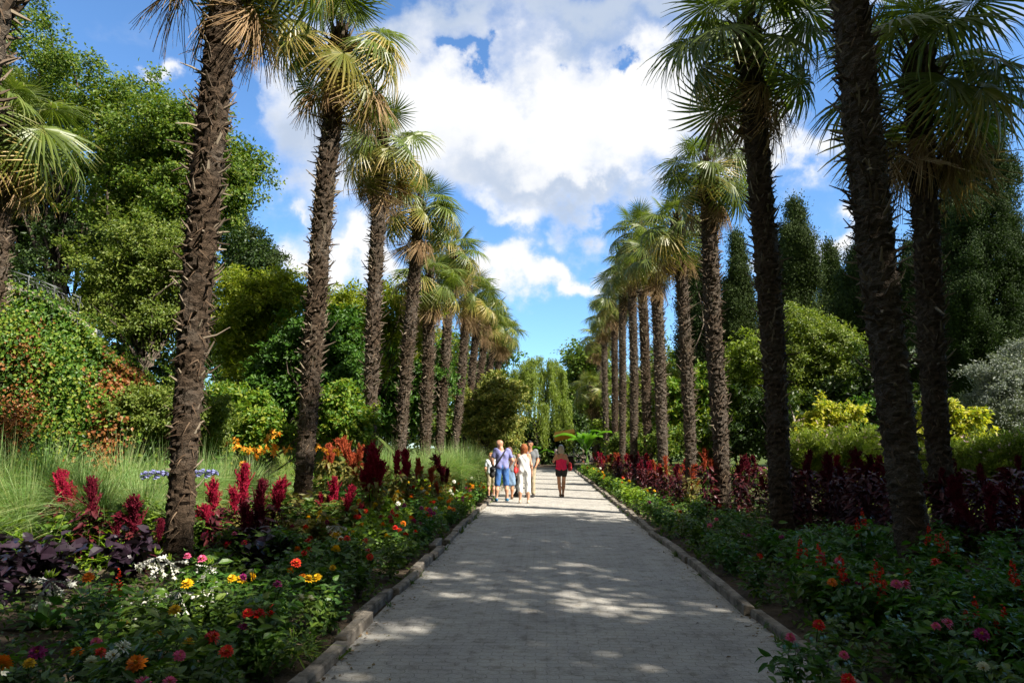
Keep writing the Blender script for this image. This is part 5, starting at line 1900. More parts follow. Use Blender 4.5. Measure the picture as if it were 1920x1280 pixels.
# fallen pale limb on the right
p0, p1 = at(1462, 800, 17), at(1520, 835, 16)
mb = MB()
q = np.linspace(0, 1, 8)[:, None]
pp = p0 * (1 - q) + p1 * q + np.random.default_rng(4).normal(0, .03, (8, 3))
tubes(mb, pp - pp[-1], np.linspace(.05, .085, 8), 8)
tubes(mb, [pp[3] - pp[-1], pp[3] - pp[-1] + (.1, .1, .3), pp[3] - pp[-1] + (.05, .2, .7)], (.05, .035, .015), 6)
tag(obj('fallen_limb', mb.mesh('fallen_limb', M['paleb']), None, pp[-1]), 'pale bare fallen limb beside the second right palm trunk', 'fallen limb')


# --- bananas
def banana(label, px, d, h, n, seed):
    r = np.random.default_rng(seed)
    x = col(px, d)
    o = thing('banana_plant', label, 'banana plant', (x, d, 0))
    mb = MB()
    tubes(mb, [(0, 0, -.1), (.02, 0, h * .15), (0, 0, h * .32)], (.14, .12, .08), 10)
    obj('trunk', mb.mesh('banana_stem', M['stem']), o)
    mt = leaf_mat('banana_leaf', [(.05, .16, .015), (.09, .22, .02), (.13, .26, .03)], .4, .35, .5)
    for i in range(n):
        a = i * 2.4 + r.normal(0, .3)
        e = R_(r.uniform(48, 88))
        L = h * r.uniform(.55, .78)
        k = 12
        t = np.linspace(0, 1, k)
        w = .3 * np.clip(np.sin(np.clip(t * 1.05 - .1, 0, 1) * PI), 0, 1) ** .6
        run = L * (t * math.cos(e) + .15 * t ** 2)
        z = L * (t * math.sin(e) - .55 * t ** 2.2)
        c = np.stack([math.cos(a) * run, math.sin(a) * run, z + h * r.uniform(.22, .34)], -1)
        sd = np.array((-math.sin(a), math.cos(a), 0))
        up = np.array((0, 0, .35))
        j = r.normal(0, .02, (k, 1))
        V = np.stack([c - sd * w[:, None] + up * w[:, None] + j, c, c + sd * w[:, None] + up * w[:, None] - j], 1).reshape(-1, 3)
        q = []
        for s in range(k - 1):
            q += [(s * 3, s * 3 + 1, s * 3 + 4, s * 3 + 3), (s * 3 + 1, s * 3 + 2, s * 3 + 5, s * 3 + 4)]
        mb = MB()
        mb.add(V, q, 0, True)
        tubes(mb, c - (0, 0, .012), np.linspace(.03, .008, k), 5)
        obj('leaf', mb.mesh('banana_leaf', mt), o)


banana('large banana plant right of the path end, behind the yellow canopy', 1100, 42, 4.2, 14, 1)
banana('smaller banana plant left of the path end', 1003, 49, 2.6, 8, 2)


# --- stall with the yellow canopy, litter bin
def stall():
    d = 50.5
    x0, x1 = col(1040, d), col(1078, d)
    o = thing('stall', 'small stall with a yellow canopy at the far end of the path', 'stall', ((x0 + x1) / 2, d, 0))
    w = (x1 - x0) / 2
    ym = noise_mat('yellow_canvas', (.42, .19, .012), (.52, .26, .018), 8, .8)
    mb = MB()
    z = 2.35
    mb.add([(-w, -.1, z), (w, -.1, z + .25), (w, 1.4, z + .55), (-w, 1.4, z + .3)], [(0, 1, 2, 3)])
    mb.add([(-w, -.1, z + .01), (w, -.1, z + .26), (w, 1.4, z + .56), (-w, 1.4, z + .31)], [(3, 2, 1, 0)])
    for a, b, za, zb in (((-w, -.11), (w, -.11), z, z + .25), ((w + .01, -.1), (w + .01, 1.4), z + .25, z + .55), ((-w - .01, 1.4), (-w - .01, -.1), z + .3, z)):
        mb.add([(*a, za), (*b, zb), (*b, zb - .38), (*a, za - .42)], [(0, 3, 2, 1)])
    obj('canopy', mb.mesh('canopy', ym), o)
    for px, py in ((-w + .05, 0), (w - .05, 0), (w - .05, 1.3), (-w + .05, 1.3)):
        mb = MB()
        tubes(mb, [(px, py, 0), (px, py, 1.2), (px, py, z + .05)], .025, 6)
        obj('post', mb.mesh('post', M['iron']), o)
    mb = MB()
    box(mb, -w + .1, w - .1, .2, .8, 0, .85, 0, .02)
    obj('counter', mb.mesh('counter', plain('dark_wood', (.04, .03, .025))), o)
    mb = MB()
    box(mb, -w + .04, w - .04, .12, .88, .852, .9, 0, .015)
    obj('counter_top', mb.mesh('counter_top', plain('pale_wood', (.3, .28, .26))), o)


stall()


def litter_bin():
    p = at(969, 931, 21.6)
    o = thing('litter_bin', 'dark grey litter bin between the man in blue and the woman in white', 'litter bin', (p[0], p[1], .01))
    mb = MB()
    z = np.array((0, .03, .5, .66, .68))
    tubes(mb, np.stack([z * 0, z * 0, z], -1), (.13, .14, .18, .2, .19), 18, 0, True)
    obj('body', mb.mesh('bin_body', plain('dark_bin', (.03, .035, .035), .5)), o)
    mb = MB()
    th = np.linspace(0, 2 * PI, 25)
    tubes(mb, np.stack([np.cos(th) * .195, np.sin(th) * .195, th * 0 + .69], -1), .018, 6)
    obj('rim', mb.mesh('bin_rim', plain('pale_rim', (.55, .55, .55), .4)), o)


litter_bin()


# ------------------------------------------------------------------ people
def surface_nets(d, org, res):
    s = d < 0
    nx, ny, nz = d.shape
    acc = np.zeros((nx - 1, ny - 1, nz - 1, 3))
    cnt = np.zeros((nx - 1, ny - 1, nz - 1))

    def sl(a):
        return d[a[0]:nx - 1 + a[0], a[1]:ny - 1 + a[1], a[2]:nz - 1 + a[2]]
    for ax in range(3):
        o1, o2 = [i for i in range(3) if i != ax]
        for u in (0, 1):
            for v in (0, 1):
                a = [0, 0, 0]
                a[o1], a[o2] = u, v
                b = list(a)
                b[ax] = 1
                da, db = sl(a), sl(b)
                m = (da < 0) != (db < 0)
                t = np.where(m, da / np.where(m, da - db, 1), 0)
                p = np.zeros(t.shape + (3,))
                p[..., ax] = t
                p[..., o1] = u
                p[..., o2] = v
                acc += p * m[..., None]
                cnt += m
    act = cnt > 0
    idx = -np.ones(act.shape, int)
    idx[act] = np.arange(act.sum())
    ii = np.stack(np.nonzero(act), -1)
    V = (ii + acc[act] / cnt[act][:, None]) * res + org
    Q = []
    for ax in range(3):
        o1, o2 = [(1, 2), (2, 0), (0, 1)][ax]
        A = [slice(1, -1)] * 3
        A[ax] = slice(0, -1)
        Bx = list(A)
        Bx[ax] = slice(1, None)
        m = s[tuple(A)] != s[tuple(Bx)]
        p = np.stack(np.nonzero(m), -1)
        off = np.ones(3, int)
        off[ax] = 0
        p = p + off
        e1 = np.zeros(3, int)
        e1[o1] = 1
        e2 = np.zeros(3, int)
        e2[o2] = 1
        c = [p - e1 - e2, p - e2, p, p - e1]
        q = np.stack([idx[tuple(x.T)] for x in c], -1)
        ins = s[tuple(p.T)]
        q = np.where(ins[:, None], q, q[:, ::-1])
        Q.append(q)
    return V, np.concatenate(Q)


def blend(caps, res=.014, k=.018):
    """one smooth surface round tapered capsules (a, b, ra, rb)"""
    A = np.array([c[0] for c in caps], float)
    B = np.array([c[1] for c in caps], float)
    ra = np.array([c[2] for c in caps], float)
    rb = np.array([c[3] for c in caps], float)
    mx = max(ra.max(), rb.max()) + .05
    lo = np.minimum(A, B).min(0) - mx
    hi = np.maximum(A, B).max(0) + mx
    n = np.ceil((hi - lo) / res).astype(int) + 1
    g = np.stack(np.meshgrid(*[lo[i] + np.arange(n[i]) * res for i in range(3)], indexing='ij'), -1)
    tot = np.zeros(g.shape[:3])
    for a, b, r0, r1 in zip(A, B, ra, rb):
        ab = b - a
        t = np.clip(((g - a) @ ab) / max(1e-9, ab @ ab), 0, 1)
        dd = np.linalg.norm(g - a - t[..., None] * ab, axis=-1) - (r0 + (r1 - r0) * t)
        tot += np.exp(-np.clip(dd, -.3, .5) / k)
    d = -k * np.log(tot + 1e-30)
    return surface_nets(d, lo, res)


def skin_mat(nm, c):
    m = bpy.data.materials.new(nm)
    nt, N, L = nodes(m)
    o, p = N.new('ShaderNodeOutputMaterial'), N.new('ShaderNodeBsdfPrincipled')
    nz, tc = N.new('ShaderNodeTexNoise'), N.new('ShaderNodeTexCoord')
    nz.inputs['Scale'].default_value = 9
    rp = ramp(N, [(.3, tuple(x * .85 for x in c)), (.7, tuple(x * 1.1 for x in c))])
    L.new(tc.outputs['Object'], nz.inputs[0])
    L.new(nz.outputs[0], rp.inputs[0])
    L.new(rp.outputs[0], p.inputs['Base Color'])
    p.inputs['Roughness'].default_value = .55
    p.inputs['Subsurface Weight'].default_value = .08
    p.inputs['Subsurface Radius'].default_value = (.02, .008, .004)
    L.new(p.outputs[0], o.inputs[0])
    return m


SKIN = skin_mat('skin', (.5, .27, .17))
TAN = skin_mat('tanned_skin', (.4, .19, .1))
DARK = plain('eye_and_lip', (.08, .03, .025), .4)


def person(label, px, py, d, face, H, female=False, skin=SKIN, pose=None, hair=None, clothes=(), shoes=None, kid=False):
    """face: heading in degrees, 0 = walking away down the path, 90 = to the left"""
    s = H / 1.75
    sw = (.165 if female else .19) * (.92 if kid else 1)
    hw = .095 if not female else .1
    J = dict(ankL=(-.1, 0, .075), ankR=(.1, 0, .075), kneL=(-.1, .015, .48), kneR=(.1, .015, .48), hipL=(-hw, 0, .9), hipR=(hw, 0, .9),
             shL=(-sw, -.01, 1.41), shR=(sw, -.01, 1.41), elL=(-sw - .065, -.03, 1.13), elR=(sw + .065, -.03, 1.13), wrL=(-sw - .07, .06, .9), wrR=(sw + .07, .06, .9),
             neck=(0, -.01, 1.45), head=(0, .015, 1.625))
    for k, v in (pose or {}).items():
        J[k] = v
    J = {k: np.array(v, float) for k, v in J.items()}
    yaw = (pose or {}).get('_yaw', 0)
    hy = R_(float(yaw)) if not hasattr(yaw, '__len__') else 0
    J.pop('_yaw', None)
    cf = np.array((-math.sin(hy), math.cos(hy), 0))
    cr_ = np.array((math.cos(hy), math.sin(hy), 0))
    hd = J['head']
    up = np.array((0, 0, 1.))
    m = .82 if female else 1.
    torso = [((-.07, 0, .97), (-.06, 0, 1.1), .115, .095), ((.07, 0, .97), (.06, 0, 1.1), .115, .095), ((-.06, 0, 1.1), (-.085 * sw / .19, 0, 1.3), .092 * (.94 if female else 1), .105), ((.06, 0, 1.1), (.085 * sw / .19, 0, 1.3), .092 * (.94 if female else 1), .105),
             ((-.085, 0, 1.3), J['shL'] * (.85, 1, 1), .1, .06), ((.085, 0, 1.3), J['shR'] * (.85, 1, 1), .1, .06), (J['neck'] - (0, 0, .08), J['neck'] + (0, 0, .02), .075, .055)]
    if female:
        torso += [((-.07, .07, 1.27), (-.07, .09, 1.26), .055, .05), ((.07, .07, 1.27), (.07, .09, 1.26), .055, .05)]
    legs, arms = [], []
    for q in 'LR':
        h, kn, an = J['hip' + q], J['kne' + q], J['ank' + q]
        legs += [(h, kn, .087, .055), (kn, kn * .6 + an * .4 + (0, -.015, 0), .053, .055), (kn * .6 + an * .4 + (0, -.015, 0), an, .053, .034), (an - (0, .03, .035), an + (0, .15, -.045), .034, .026)]
        sh, el, wr = J['sh' + q], J['el' + q], J['wr' + q]
        arms += [(sh, el, .05 * m, .04 * m), (el, el * .6 + wr * .4, .04 * m, .038 * m), (el * .6 + wr * .4, wr, .038 * m, .025)]
    head = [(hd + (0, 0, .03) - cf * .02, hd + (0, 0, .035) + cf * .02, .085, .082), (hd - (0, 0, .02), hd - (0, 0, .06) + cf * .025, .075, .055), (J['neck'], hd - (0, 0, .04), .053, .05),
            (hd + cf * .092 + (0, 0, 0), hd + cf * .108 - (0, 0, .025), .012, .015), (hd + cr_ * .082 - (0, 0, .005), hd + cr_ * .088 + (0, 0, .02), .016, .02), (hd - cr_ * .082 - (0, 0, .005), hd - cr_ * .088 + (0, 0, .02), .016, .02)]
    x, y = at(px, py, d)[:2]
    o = thing('person', label, 'person', (x, y, .012), R_(face))
    V, Fq = blend([(a, b, r0, r1) for a, b, r0, r1 in torso + legs + arms + head])
    mb = MB()
    cen = V[Fq].mean(1)
    eye = np.zeros(len(Fq), bool)
    for sx in (-1, 1):
        e = hd + cf * .088 + cr_ * .034 * sx + (0, 0, .012)
        eye |= np.linalg.norm(cen - e, axis=1) < .017
    mo = hd + cf * .085 - (0, 0, .062)
    eye |= (np.abs((cen - mo) @ cr_) < .024) & (np.abs(cen[:, 2] - mo[2]) < .009) & (((cen - hd) @ cf) > .05)
    mb.add(V * s, Fq[~eye], 0, True)
    mb.f.append((Fq[eye], 1, True))
    # hands: palm, four fingers, thumb
    for q, sx in (('L', -1), ('R', 1)):
        wr, el = J['wr' + q], J['el' + q]
        ax = unit(wr - el)
        fr = unit(np.array((0, 1., 0)) - ax * ax[1]) if abs(ax[1]) < .95 else np.array((0, 0, 1.))
        si = np.cross(fr, ax)
        caps = [(wr - ax * .02, wr + ax * .02, .026, .027)]
        for i, (o_, ln) in enumerate(((.03, .068), (.011, .078), (-.01, .073), (-.029, .055))):
            k0 = wr + ax * .085 + fr * o_
            caps.append((wr + ax * .015 + fr * o_ * .5, k0, .017, .012))
            k1 = k0 + ax * ln * .5 - si * .008 * -sx
            k2 = k1 + unit(ax - si * .45 * -sx) * ln * .5
            caps += [(k0, k1, .0105, .009), (k1, k2, .009, .007)]
        t0 = wr + ax * .03 + fr * .028
        t1 = t0 + unit(ax * .6 + fr * .8) * .035
        caps += [(t0, t1, .014, .011), (t1, t1 + unit(ax * .9 + fr * .3) * .03, .011, .008)]
        hv, hq = blend(caps, .0065, .005)
        mb.add(hv * s, hq, 0, True)
    obj('body', mb.mesh('body', [skin, DARK]), o)
    for nm, mat, spec in clothes:
        C = []
        for it in spec:
            if it == 'torso':
                C += [(a, b, r0 + .018, r1 + .018) for a, b, r0, r1 in torso[:6]]
            elif it == 'tank':
                C += [(a, b, r0 + .017, r1 + .017) for a, b, r0, r1 in torso[:4]] + [((0, -.02, 1.0), (0, -.02, 1.36), .1, .1)] + [((-.1, 0, 1.3), (-.12, 0, 1.41), .085, .045), ((.1, 0, 1.3), (.12, 0, 1.41), .085, .045)] + [(a, b, r0 + .012, r1 + .012) for a, b, r0, r1 in torso[7:]]
            elif it == 'halter':
                C += [(a, b, r0 + .017, r1 + .017) for a, b, r0, r1 in torso[:2]] + [((-.06, 0, 1.1), (-.075, 0, 1.24), .108, .118), ((.06, 0, 1.1), (.075, 0, 1.24), .108, .118), ((0, -.02, 1.0), (0, -.02, 1.24), .1, .11)] + [(a, b, r0 + .012, r1 + .012) for a, b, r0, r1 in torso[7:]]
            elif it == 'sleeves':
                for q in 'LR':
                    C.append((J['sh' + q], J['sh' + q] * .4 + J['el' + q] * .6, .068, .062))
            elif it[0] == 'leg':
                _, f, w0, w1 = it
                for q in 'LR':
                    h, kn, an = J['hip' + q], J['kne' + q], J['ank' + q]
                    C += [((h[0] * .75, 0, .95), h, .118, .1)]
                    if f <= 1:
                        C.append((h, h * (1 - f) + kn * f, w0, w0 + (w1 - w0) * f))
                    else:
                        C += [(h, kn, w0, w1), (kn, kn * (2 - f) + an * (f - 1), w1, w1)]
                C += [((-.07, 0, .97), (.07, 0, .97), .122, .122)]
            elif it[0] == 'skirt':
                C += [((-.07, 0, .98), (.07, 0, .98), .118, .118)]
                for q in (-.12, -.04, .04, .12):
                    C.append(((q * .7, 0, .95), (q, .01, it[1]), .115, .1))
        V, Fq = blend(C, .012, .011)
        V = V + np.sin(V[:, [2, 0, 1]] * 38 + V[:, [1, 2, 0]] * 21) * .0035
        z0 = [it[2] for it in spec if it[0] == 'cut']
        mb = MB()
        mb.add(V * s, Fq, 0, True)
        obj(nm, mb.mesh(nm, mat), o)
    if hair:
        hm, style = hair
        if style == 'short':
            C = [(hd + (0, 0, .05) - cf * .03, hd + (0, 0, .06) + cf * .02, .086, .08), (hd + (0, 0, .02) - cf * .05, hd - (0, 0, .03) - cf * .05, .065, .05)]
        elif style == 'bob':
            C = [(hd + (0, 0, .05) - cf * .03, hd + (0, 0, .06) + cf * .02, .098, .085), (hd - cf * .05 + cr_ * .045, hd - (0, 0, .1) - cf * .04 + cr_ * .06, .07, .05), (hd - cf * .05 - cr_ * .045, hd - (0, 0, .1) - cf * .04 - cr_ * .06, .07, .05), (hd - cf * .06, hd - (0, 0, .1) - cf * .06, .07, .05)]
        else:
            C = [(hd + (0, 0, .05) - cf * .03, hd + (0, 0, .06) + cf * .02, .094, .083), (hd - cf * .06, hd - (0, 0, .3) - cf * .1, .075, .05), (hd - cf * .05 + cr_ * .05, hd - (0, 0, .24) - cf * .08 + cr_ * .07, .06, .04), (hd - cf * .05 - cr_ * .05, hd - (0, 0, .24) - cf * .08 - cr_ * .07, .06, .04)]
        V, Fq = blend(C, .012, .012)
        V = V + np.random.default_rng(1).normal(0, .002, V.shape)
        mb = MB()
        mb.add(V * s, Fq, 0, True)
        obj('hair', mb.mesh('hair', plain('hair_colour', hm, .6)), o)
    if shoes:
        for q in 'LR':
            an = J['ank' + q]
            V, Fq = blend([(an - (0, .035, .03), an + (0, .06, -.03), .043, .042), (an + (0, .06, -.035), an + (0, .16, -.045), .042, .034), (an - (0, .05, .055), an + (0, .16, -.058), .026, .026)], .011, .012)
            mb = MB()
            mb.add(V * s, Fq, 0, True)
            obj('shoe', mb.mesh('shoe', shoes), o)
    return o, J, s


def held(o, name, label, cat, build):
    """something a person carries: stays a thing of its own, set down in world space"""
    mb = MB()
    mats = build(mb)
    Mx = Matrix.Translation(o.location) @ Matrix.Rotation(o.rotation_euler.z, 4, 'Z')
    t = obj(name, mb.mesh(name, mats), None)
    t.matrix_world = Mx
    t.location, t.rotation_euler = Mx.translation, (0, 0, o.rotation_euler.z)
    return tag(t, label, cat)


BLUE_T = plain('blue_grey_jersey', (.2, .21, .42), .9)
JEAN = noise_mat('denim', (.03, .09, .26), (.07, .17, .42), 30, .9, 4, .2)
PALEJ = noise_mat('pale_denim', (.12, .2, .32), (.22, .32, .45), 30, .9, 4, .2)
WHITE = plain('white_cotton', (.74, .74, .73), .85, .2, 0, .05)
KHAKI = plain('khaki_cotton', (.36, .3, .2), .9)
GREYT = plain('grey_jersey', (.16, .17, .18), .9)
PINK = plain('pink_jersey', (.6, .012, .07), .8)
BLACK = plain('black_cloth', (.015, .015, .016), .8)
RED = plain('red_leather', (.6, .03, .03), .5)
SHOEB = plain('blue_canvas_shoe', (.03, .14, .25), .8)
SAND = plain('brown_sandal', (.12, .07, .04), .7)
LIGHT = plain('light_sandal', (.45, .38, .3), .7)
CYANT = plain('pale_grey_jersey', (.5, .55, .58), .9)

person('boy in a pale grey shirt and khaki shorts at the left edge of the path', 921, 930.5, 21.4, 10, 1.38, kid=True, hair=((.3, .17, .06), 'short'), shoes=BLACK,
       pose=dict(wrL=(-.2, .1, .88), wrR=(.2, .1, .88), head=(-.01, .03, 1.62), _yaw=60), clothes=(('shirt', CYANT, ('torso', 'sleeves')), ('shorts', KHAKI, (('leg', .95, .1, .09),))))
man, J, s = person('bald man in a blue-grey T-shirt and blue denim shorts, seen from behind', 941, 938.5, 20.0, 12, 1.8, hair=None, shoes=SHOEB,
                   pose=dict(head=(-.06, .06, 1.6), neck=(-.02, .02, 1.45), ankL=(-.15, .02, .075), ankR=(.15, -.02, .075), kneL=(-.13, .02, .48), kneR=(.13, .02, .48), elL=(-.3, -.04, 1.15), wrL=(-.24, .05, .93), elR=(.3, -.04, 1.14), wrR=(.24, .12, .96), _yaw=45),
                   clothes=(('t_shirt', BLUE_T, ('torso', 'sleeves')), ('denim_shorts', JEAN, (('leg', 1.0, .098, .088),))))


def strapbag(mb):
    th = np.linspace(0, 1, 24)
    a, b = np.array((.13, -.02, 1.49)), np.array((-.24, -.08, .93))
    back = a * (1 - th[:, None]) + b * th[:, None] + np.sin(th * PI)[:, None] * np.array((0, -.13, 0))
    front = a * (1 - th[:, None]) + b * th[:, None] + np.sin(th * PI)[:, None] * np.array((0, .15, 0))
    for C in (back, front):
        T = unit(np.gradient(C, axis=0))
        sd = unit(np.cross(T, np.array((0, 1., 0))))
        mb.add(*ribbon((C * s)[None], sd[None], np.full((1, 24), .036)), 0)
    V, q = blend([((-.28, -.1, .72), (-.28, .1, .72), .06, .06), ((-.28, -.1, .9), (-.28, .1, .9), .055, .055), ((-.28, 0, .74), (-.28, 0, .9), .07, .065)], .013, .02)
    mb.add(V * s, q, 0, True)
    return [BLACK]


held(man, 'shoulder_bag', 'black shoulder bag slung across the bald man in blue', 'bag', strapbag)
girl, J, s = person('girl with long brown hair and a pale denim skirt behind the man in blue', 955, 934, 20.75, 8, 1.56, True, TAN, hair=((.1, .05, .03), 'long'), shoes=SAND,
                    pose=dict(ankL=(-.09, 0, .075), ankR=(.09, 0, .075)), clothes=(('top', GREYT, ('torso',)), ('skirt', PALEJ, (('skirt', .52),))))
lady, J, s = person('woman with a red-brown bob in a white tank top and white cropped trousers', 982.5, 942.5, 19.3, -2, 1.64, True, SKIN, hair=((.28, .09, .03), 'bob'), shoes=LIGHT,
                    pose=dict(ankL=(-.12, .02, .075), ankR=(.13, 0, .075), kneL=(-.115, .02, .48), kneR=(.12, .02, .48), elL=(-.27, -.05, 1.12), wrL=(-.26, .02, .87), _yaw=8),
                    clothes=(('tank_top', WHITE, ('tank',)), ('trousers', WHITE, (('leg', 1.38, .1, .076),))))


def redbag(mb):
    V, q = blend([((-.25, -.12, .93), (-.25, .08, .93), .055, .055), ((-.25, -.1, 1.0), (-.25, .06, 1.0), .05, .05), ((-.25, -.02, 1.05), (-.25, -.02, 1.06), .05, .03)], .013, .02)
    mb.add(V * s, q, 0, True)
    for yy in (-.09, .05):
        t = np.linspace(0, 1, 8)[:, None]
        C = np.array((-.25, yy, 1.02)) * (1 - t) + np.array((-.15, yy * .3, 1.475)) * t
        tubes(mb, C * s, .011, 5)
    return [RED]


held(lady, 'handbag', 'red handbag hanging from the shoulder of the woman in white', 'handbag', redbag)
person('dark-haired man in a grey T-shirt and tan trousers half hidden behind the woman in white', 994, 929, 21.6, 170, 1.76, skin=TAN, hair=((.015, .012, .01), 'short'), shoes=BLACK,
       pose=dict(wrL=(-.24, .15, 1.0), wrR=(.26, .08, .92)), clothes=(('t_shirt', GREYT, ('torso', 'sleeves')), ('trousers', KHAKI, (('leg', 1.85, .1, .066),))))
pk, J, s = person('woman in a pink halter top and black shorts walking away with one arm raised', 1053, 929, 21.6, 0, 1.6, True, TAN, hair=((.3, .26, .2), 'bob'), shoes=SAND,
                  pose=dict(ankL=(-.04, -.06, .1), ankR=(.05, .14, .075), kneL=(-.08, .02, .48), kneR=(.08, .1, .49), elL=(-.27, .12, 1.2), wrL=(-.19, .22, 1.45), elR=(.25, .08, 1.14), wrR=(.15, .26, 1.2)),
                  clothes=(('halter_top', PINK, ('halter',)), ('shorts', BLACK, (('leg', .3, .108, .104),))))


def phone(mb):
    c = J['wrL'] + (.01, .05, .1)
    b2 = MB()
    box(b2, -.04, .04, -.006, .006, -.08, .08, 0, .004)
    mb.add(b2.v[0] * 1. + c * s, b2.f[0][0])
    return [plain('white_phone', (.6, .6, .6), .3)]


held(pk, 'phone', 'white phone held up by the woman in pink', 'phone', phone)


def redtote(mb):
    V, q = blend([((.3, 0, .95), (.3, .16, .95), .06, .06), ((.3, .0, 1.12), (.3, .16, 1.12), .045, .045), ((.3, .08, .97), (.3, .08, 1.1), .07, .06)], .013, .02)
    mb.add(V * s, q, 0, True)
    for yy in (.02, .14):
        t = np.linspace(0, 1, 8)[:, None]
        tubes(mb, (np.array((.29, yy, 1.12)) * (1 - t) + np.array((.16, .02, 1.46)) * t) * s, .01, 5)
    return [plain('dark_red_cloth', (.3, .015, .02), .8)]


held(pk, 'tote_bag', 'dark red bag on the right shoulder of the woman in pink', 'bag', redtote)


def cap_(mb):
    hd = J['head']
    V, q = blend([(hd + (0, .0, .085), hd + (0, .02, .09), .085, .08), (hd + (0, .09, .07), hd + (0, .16, .06), .05, .03)], .012, .012)
    mb.add(V * s, q, 0, True)
    return [plain('pale_blue_cap', (.4, .5, .62), .8)]


held(pk, 'cap', 'pale blue-grey cap worn by the woman in pink', 'cap', cap_)


# ------------------------------------------------------------------ sky, sun
SUN_EL, SUN_AZ = 43.5, 119.
W = bpy.data.worlds.new('World')
S.world = W
W.use_nodes = True
nt = W.node_tree
N, L = nt.nodes, nt.links
N.clear()
WS = .09


def uw(px, py):
    q = ray(px, py)
    return q.x / q.y, q.z / q.y


def cloud_group(name, blobs, nscale, namp, seed):
    g = bpy.data.node_groups.new(name, 'ShaderNodeTree')
    g.interface.new_socket('Vector', in_out='INPUT', socket_type='NodeSocketVector')
    g.interface.new_socket('Density', in_out='OUTPUT', socket_type='NodeSocketFloat')
    n, l = g.nodes, g.links
    gi, go = n.new('NodeGroupInput'), n.new('NodeGroupOutput')

    def mt(op, *a):
        x = n.new('ShaderNodeMath')
        x.operation = op
        for i, v in enumerate(a):
            if isinstance(v, (int, float)):
                x.inputs[i].default_value = v
            else:
                l.new(v, x.inputs[i])
        return x.outputs[0]
    # domain warp
    vec = gi.outputs[0]
    for sc_, am, dt in ((4.5, .36, 3), (15., .19, 7)):
        n0 = n.new('ShaderNodeTexNoise')
        n0.inputs['Scale'].default_value = sc_
        n0.inputs['Detail'].default_value = dt
        n0.inputs['Roughness'].default_value = .6
        l.new(gi.outputs[0], n0.inputs[0])
        vm = n.new('ShaderNodeVectorMath')
        vm.operation = 'MULTIPLY_ADD'
        vm.inputs[1].default_value = (am, .0, am * .8)
        l.new(n0.outputs[1], vm.inputs[0])
        ad = n.new('ShaderNodeVectorMath')
        ad.inputs[1].default_value = (-am * .5, 0, -am * .4)
        l.new(vec, ad.inputs[0])
        l.new(ad.outputs[0], vm.inputs[2])
        vec = vm.outputs[0]
    sx = n.new('ShaderNodeSeparateXYZ')
    l.new(vm.outputs[0], sx.inputs[0])
    yy = mt('MAXIMUM', sx.outputs[1], .06)
    u = mt('DIVIDE', sx.outputs[0], yy)
    w = mt('DIVIDE', sx.outputs[2], yy)
    tot = None
    for px, py, rx, ry, amp in blobs:
        u0, w0 = uw(px, py)
        k = math.hypot(u0, 1.0)
        a = mt('MULTIPLY', mt('SUBTRACT', u, u0), F / rx * .85)
        b = mt('MULTIPLY', mt('SUBTRACT', w, w0), F / ry * .85)
        e = mt('EXPONENT', mt('MULTIPLY', mt('ADD', mt('MULTIPLY', a, a), mt('MULTIPLY', b, b)), -1))
        e = mt('MULTIPLY', e, amp)
        tot = e if tot is None else mt('ADD', tot, e)
    nz = n.new('ShaderNodeTexNoise')
    nz.inputs['Scale'].default_value = nscale
    nz.inputs['Detail'].default_value = 9
    nz.inputs['Roughness'].default_value = .58
    mp = n.new('ShaderNodeMapping')
    mp.inputs['Scale'].default_value = (1, 1, 1.5)
    mp.inputs['Location'].default_value = (seed, seed * .7, 0)
    l.new(gi.outputs[0], mp.inputs[0])
    l.new(mp.outputs[0], nz.inputs[0])
    d = mt('ADD', tot, mt('MULTIPLY', mt('SUBTRACT', nz.outputs[0], .5), namp))
    # behind the viewpoint: unseen cloud added to neutralise the fill light
    back = mt('MULTIPLY', mt('MULTIPLY', mt('MAXIMUM', mt('MULTIPLY', sx.outputs[1], -1), 0), .85), 1)
    l.new(mt('ADD', d, back), go.inputs[0])
    return g


COVER = [(980, 200, 200, 110, 1.0), (820, 180, 90, 90, .75), (1180, 230, 140, 90, .85), (1330, 200, 140, 90, .85), (1050, 350, 170, 42, .85), (890, 330, 130, 50, .75), (900, 10, 200, 44, .8), (1250, 30, 240, 46, .85), (1600, 10, 200, 40, .65),
         (565, 230, 110, 150, .95), (680, 250, 80, 90, .6), (650, 330, 80, 60, .5), (238, 92, 34, 24, .85), (270, 170, 36, 18, .3), (605, 470, 66, 40, .9), (690, 470, 50, 36, .8), (965, 415, 90, 26, .9), (1000, 500, 110, 38, .95), (925, 545, 50, 40, .7), (1095, 495, 56, 24, .65),
         (1460, 270, 80, 42, .95), (1572, 440, 36, 26, 1.0), (1545, 480, 40, 20, .5), (1880, 60, 50, 40, .5), (1790, 400, 40, 16, .4), (1890, 235, 30, 12, .35), (510, 372, 24, 12, .45), (760, 60, 70, 60, .5),
         (872, 88, 30, 18, -.9), (1135, 130, 28, 22, -.95), (1195, 235, 30, 10, -.4), (1230, 400, 60, 26, -.35), (470, 150, 30, 70, -.4)]
SHADE = [(880, 5, 260, 50, .85), (1260, 40, 260, 52, .95), (1000, 365, 220, 30, .65), (860, 320, 120, 34, .6), (590, 250, 110, 110, .85), (1120, 340, 110, 20, .55), (1150, 60, 100, 40, .45), (640, 190, 50, 70, .3), (1010, 140, 100, 20, .25)]
gc = cloud_group('cloud_cover', COVER, 8.5, 1.5, 3.1)
gs = cloud_group('cloud_shade', SHADE, 8.0, .9, 8.3)
tc = N.new('ShaderNodeTexCoord')
c0 = N.new('ShaderNodeGroup')
c0.node_tree = gc
L.new(tc.outputs['Generated'], c0.inputs[0])
c1 = N.new('ShaderNodeGroup')
c1.node_tree = gs
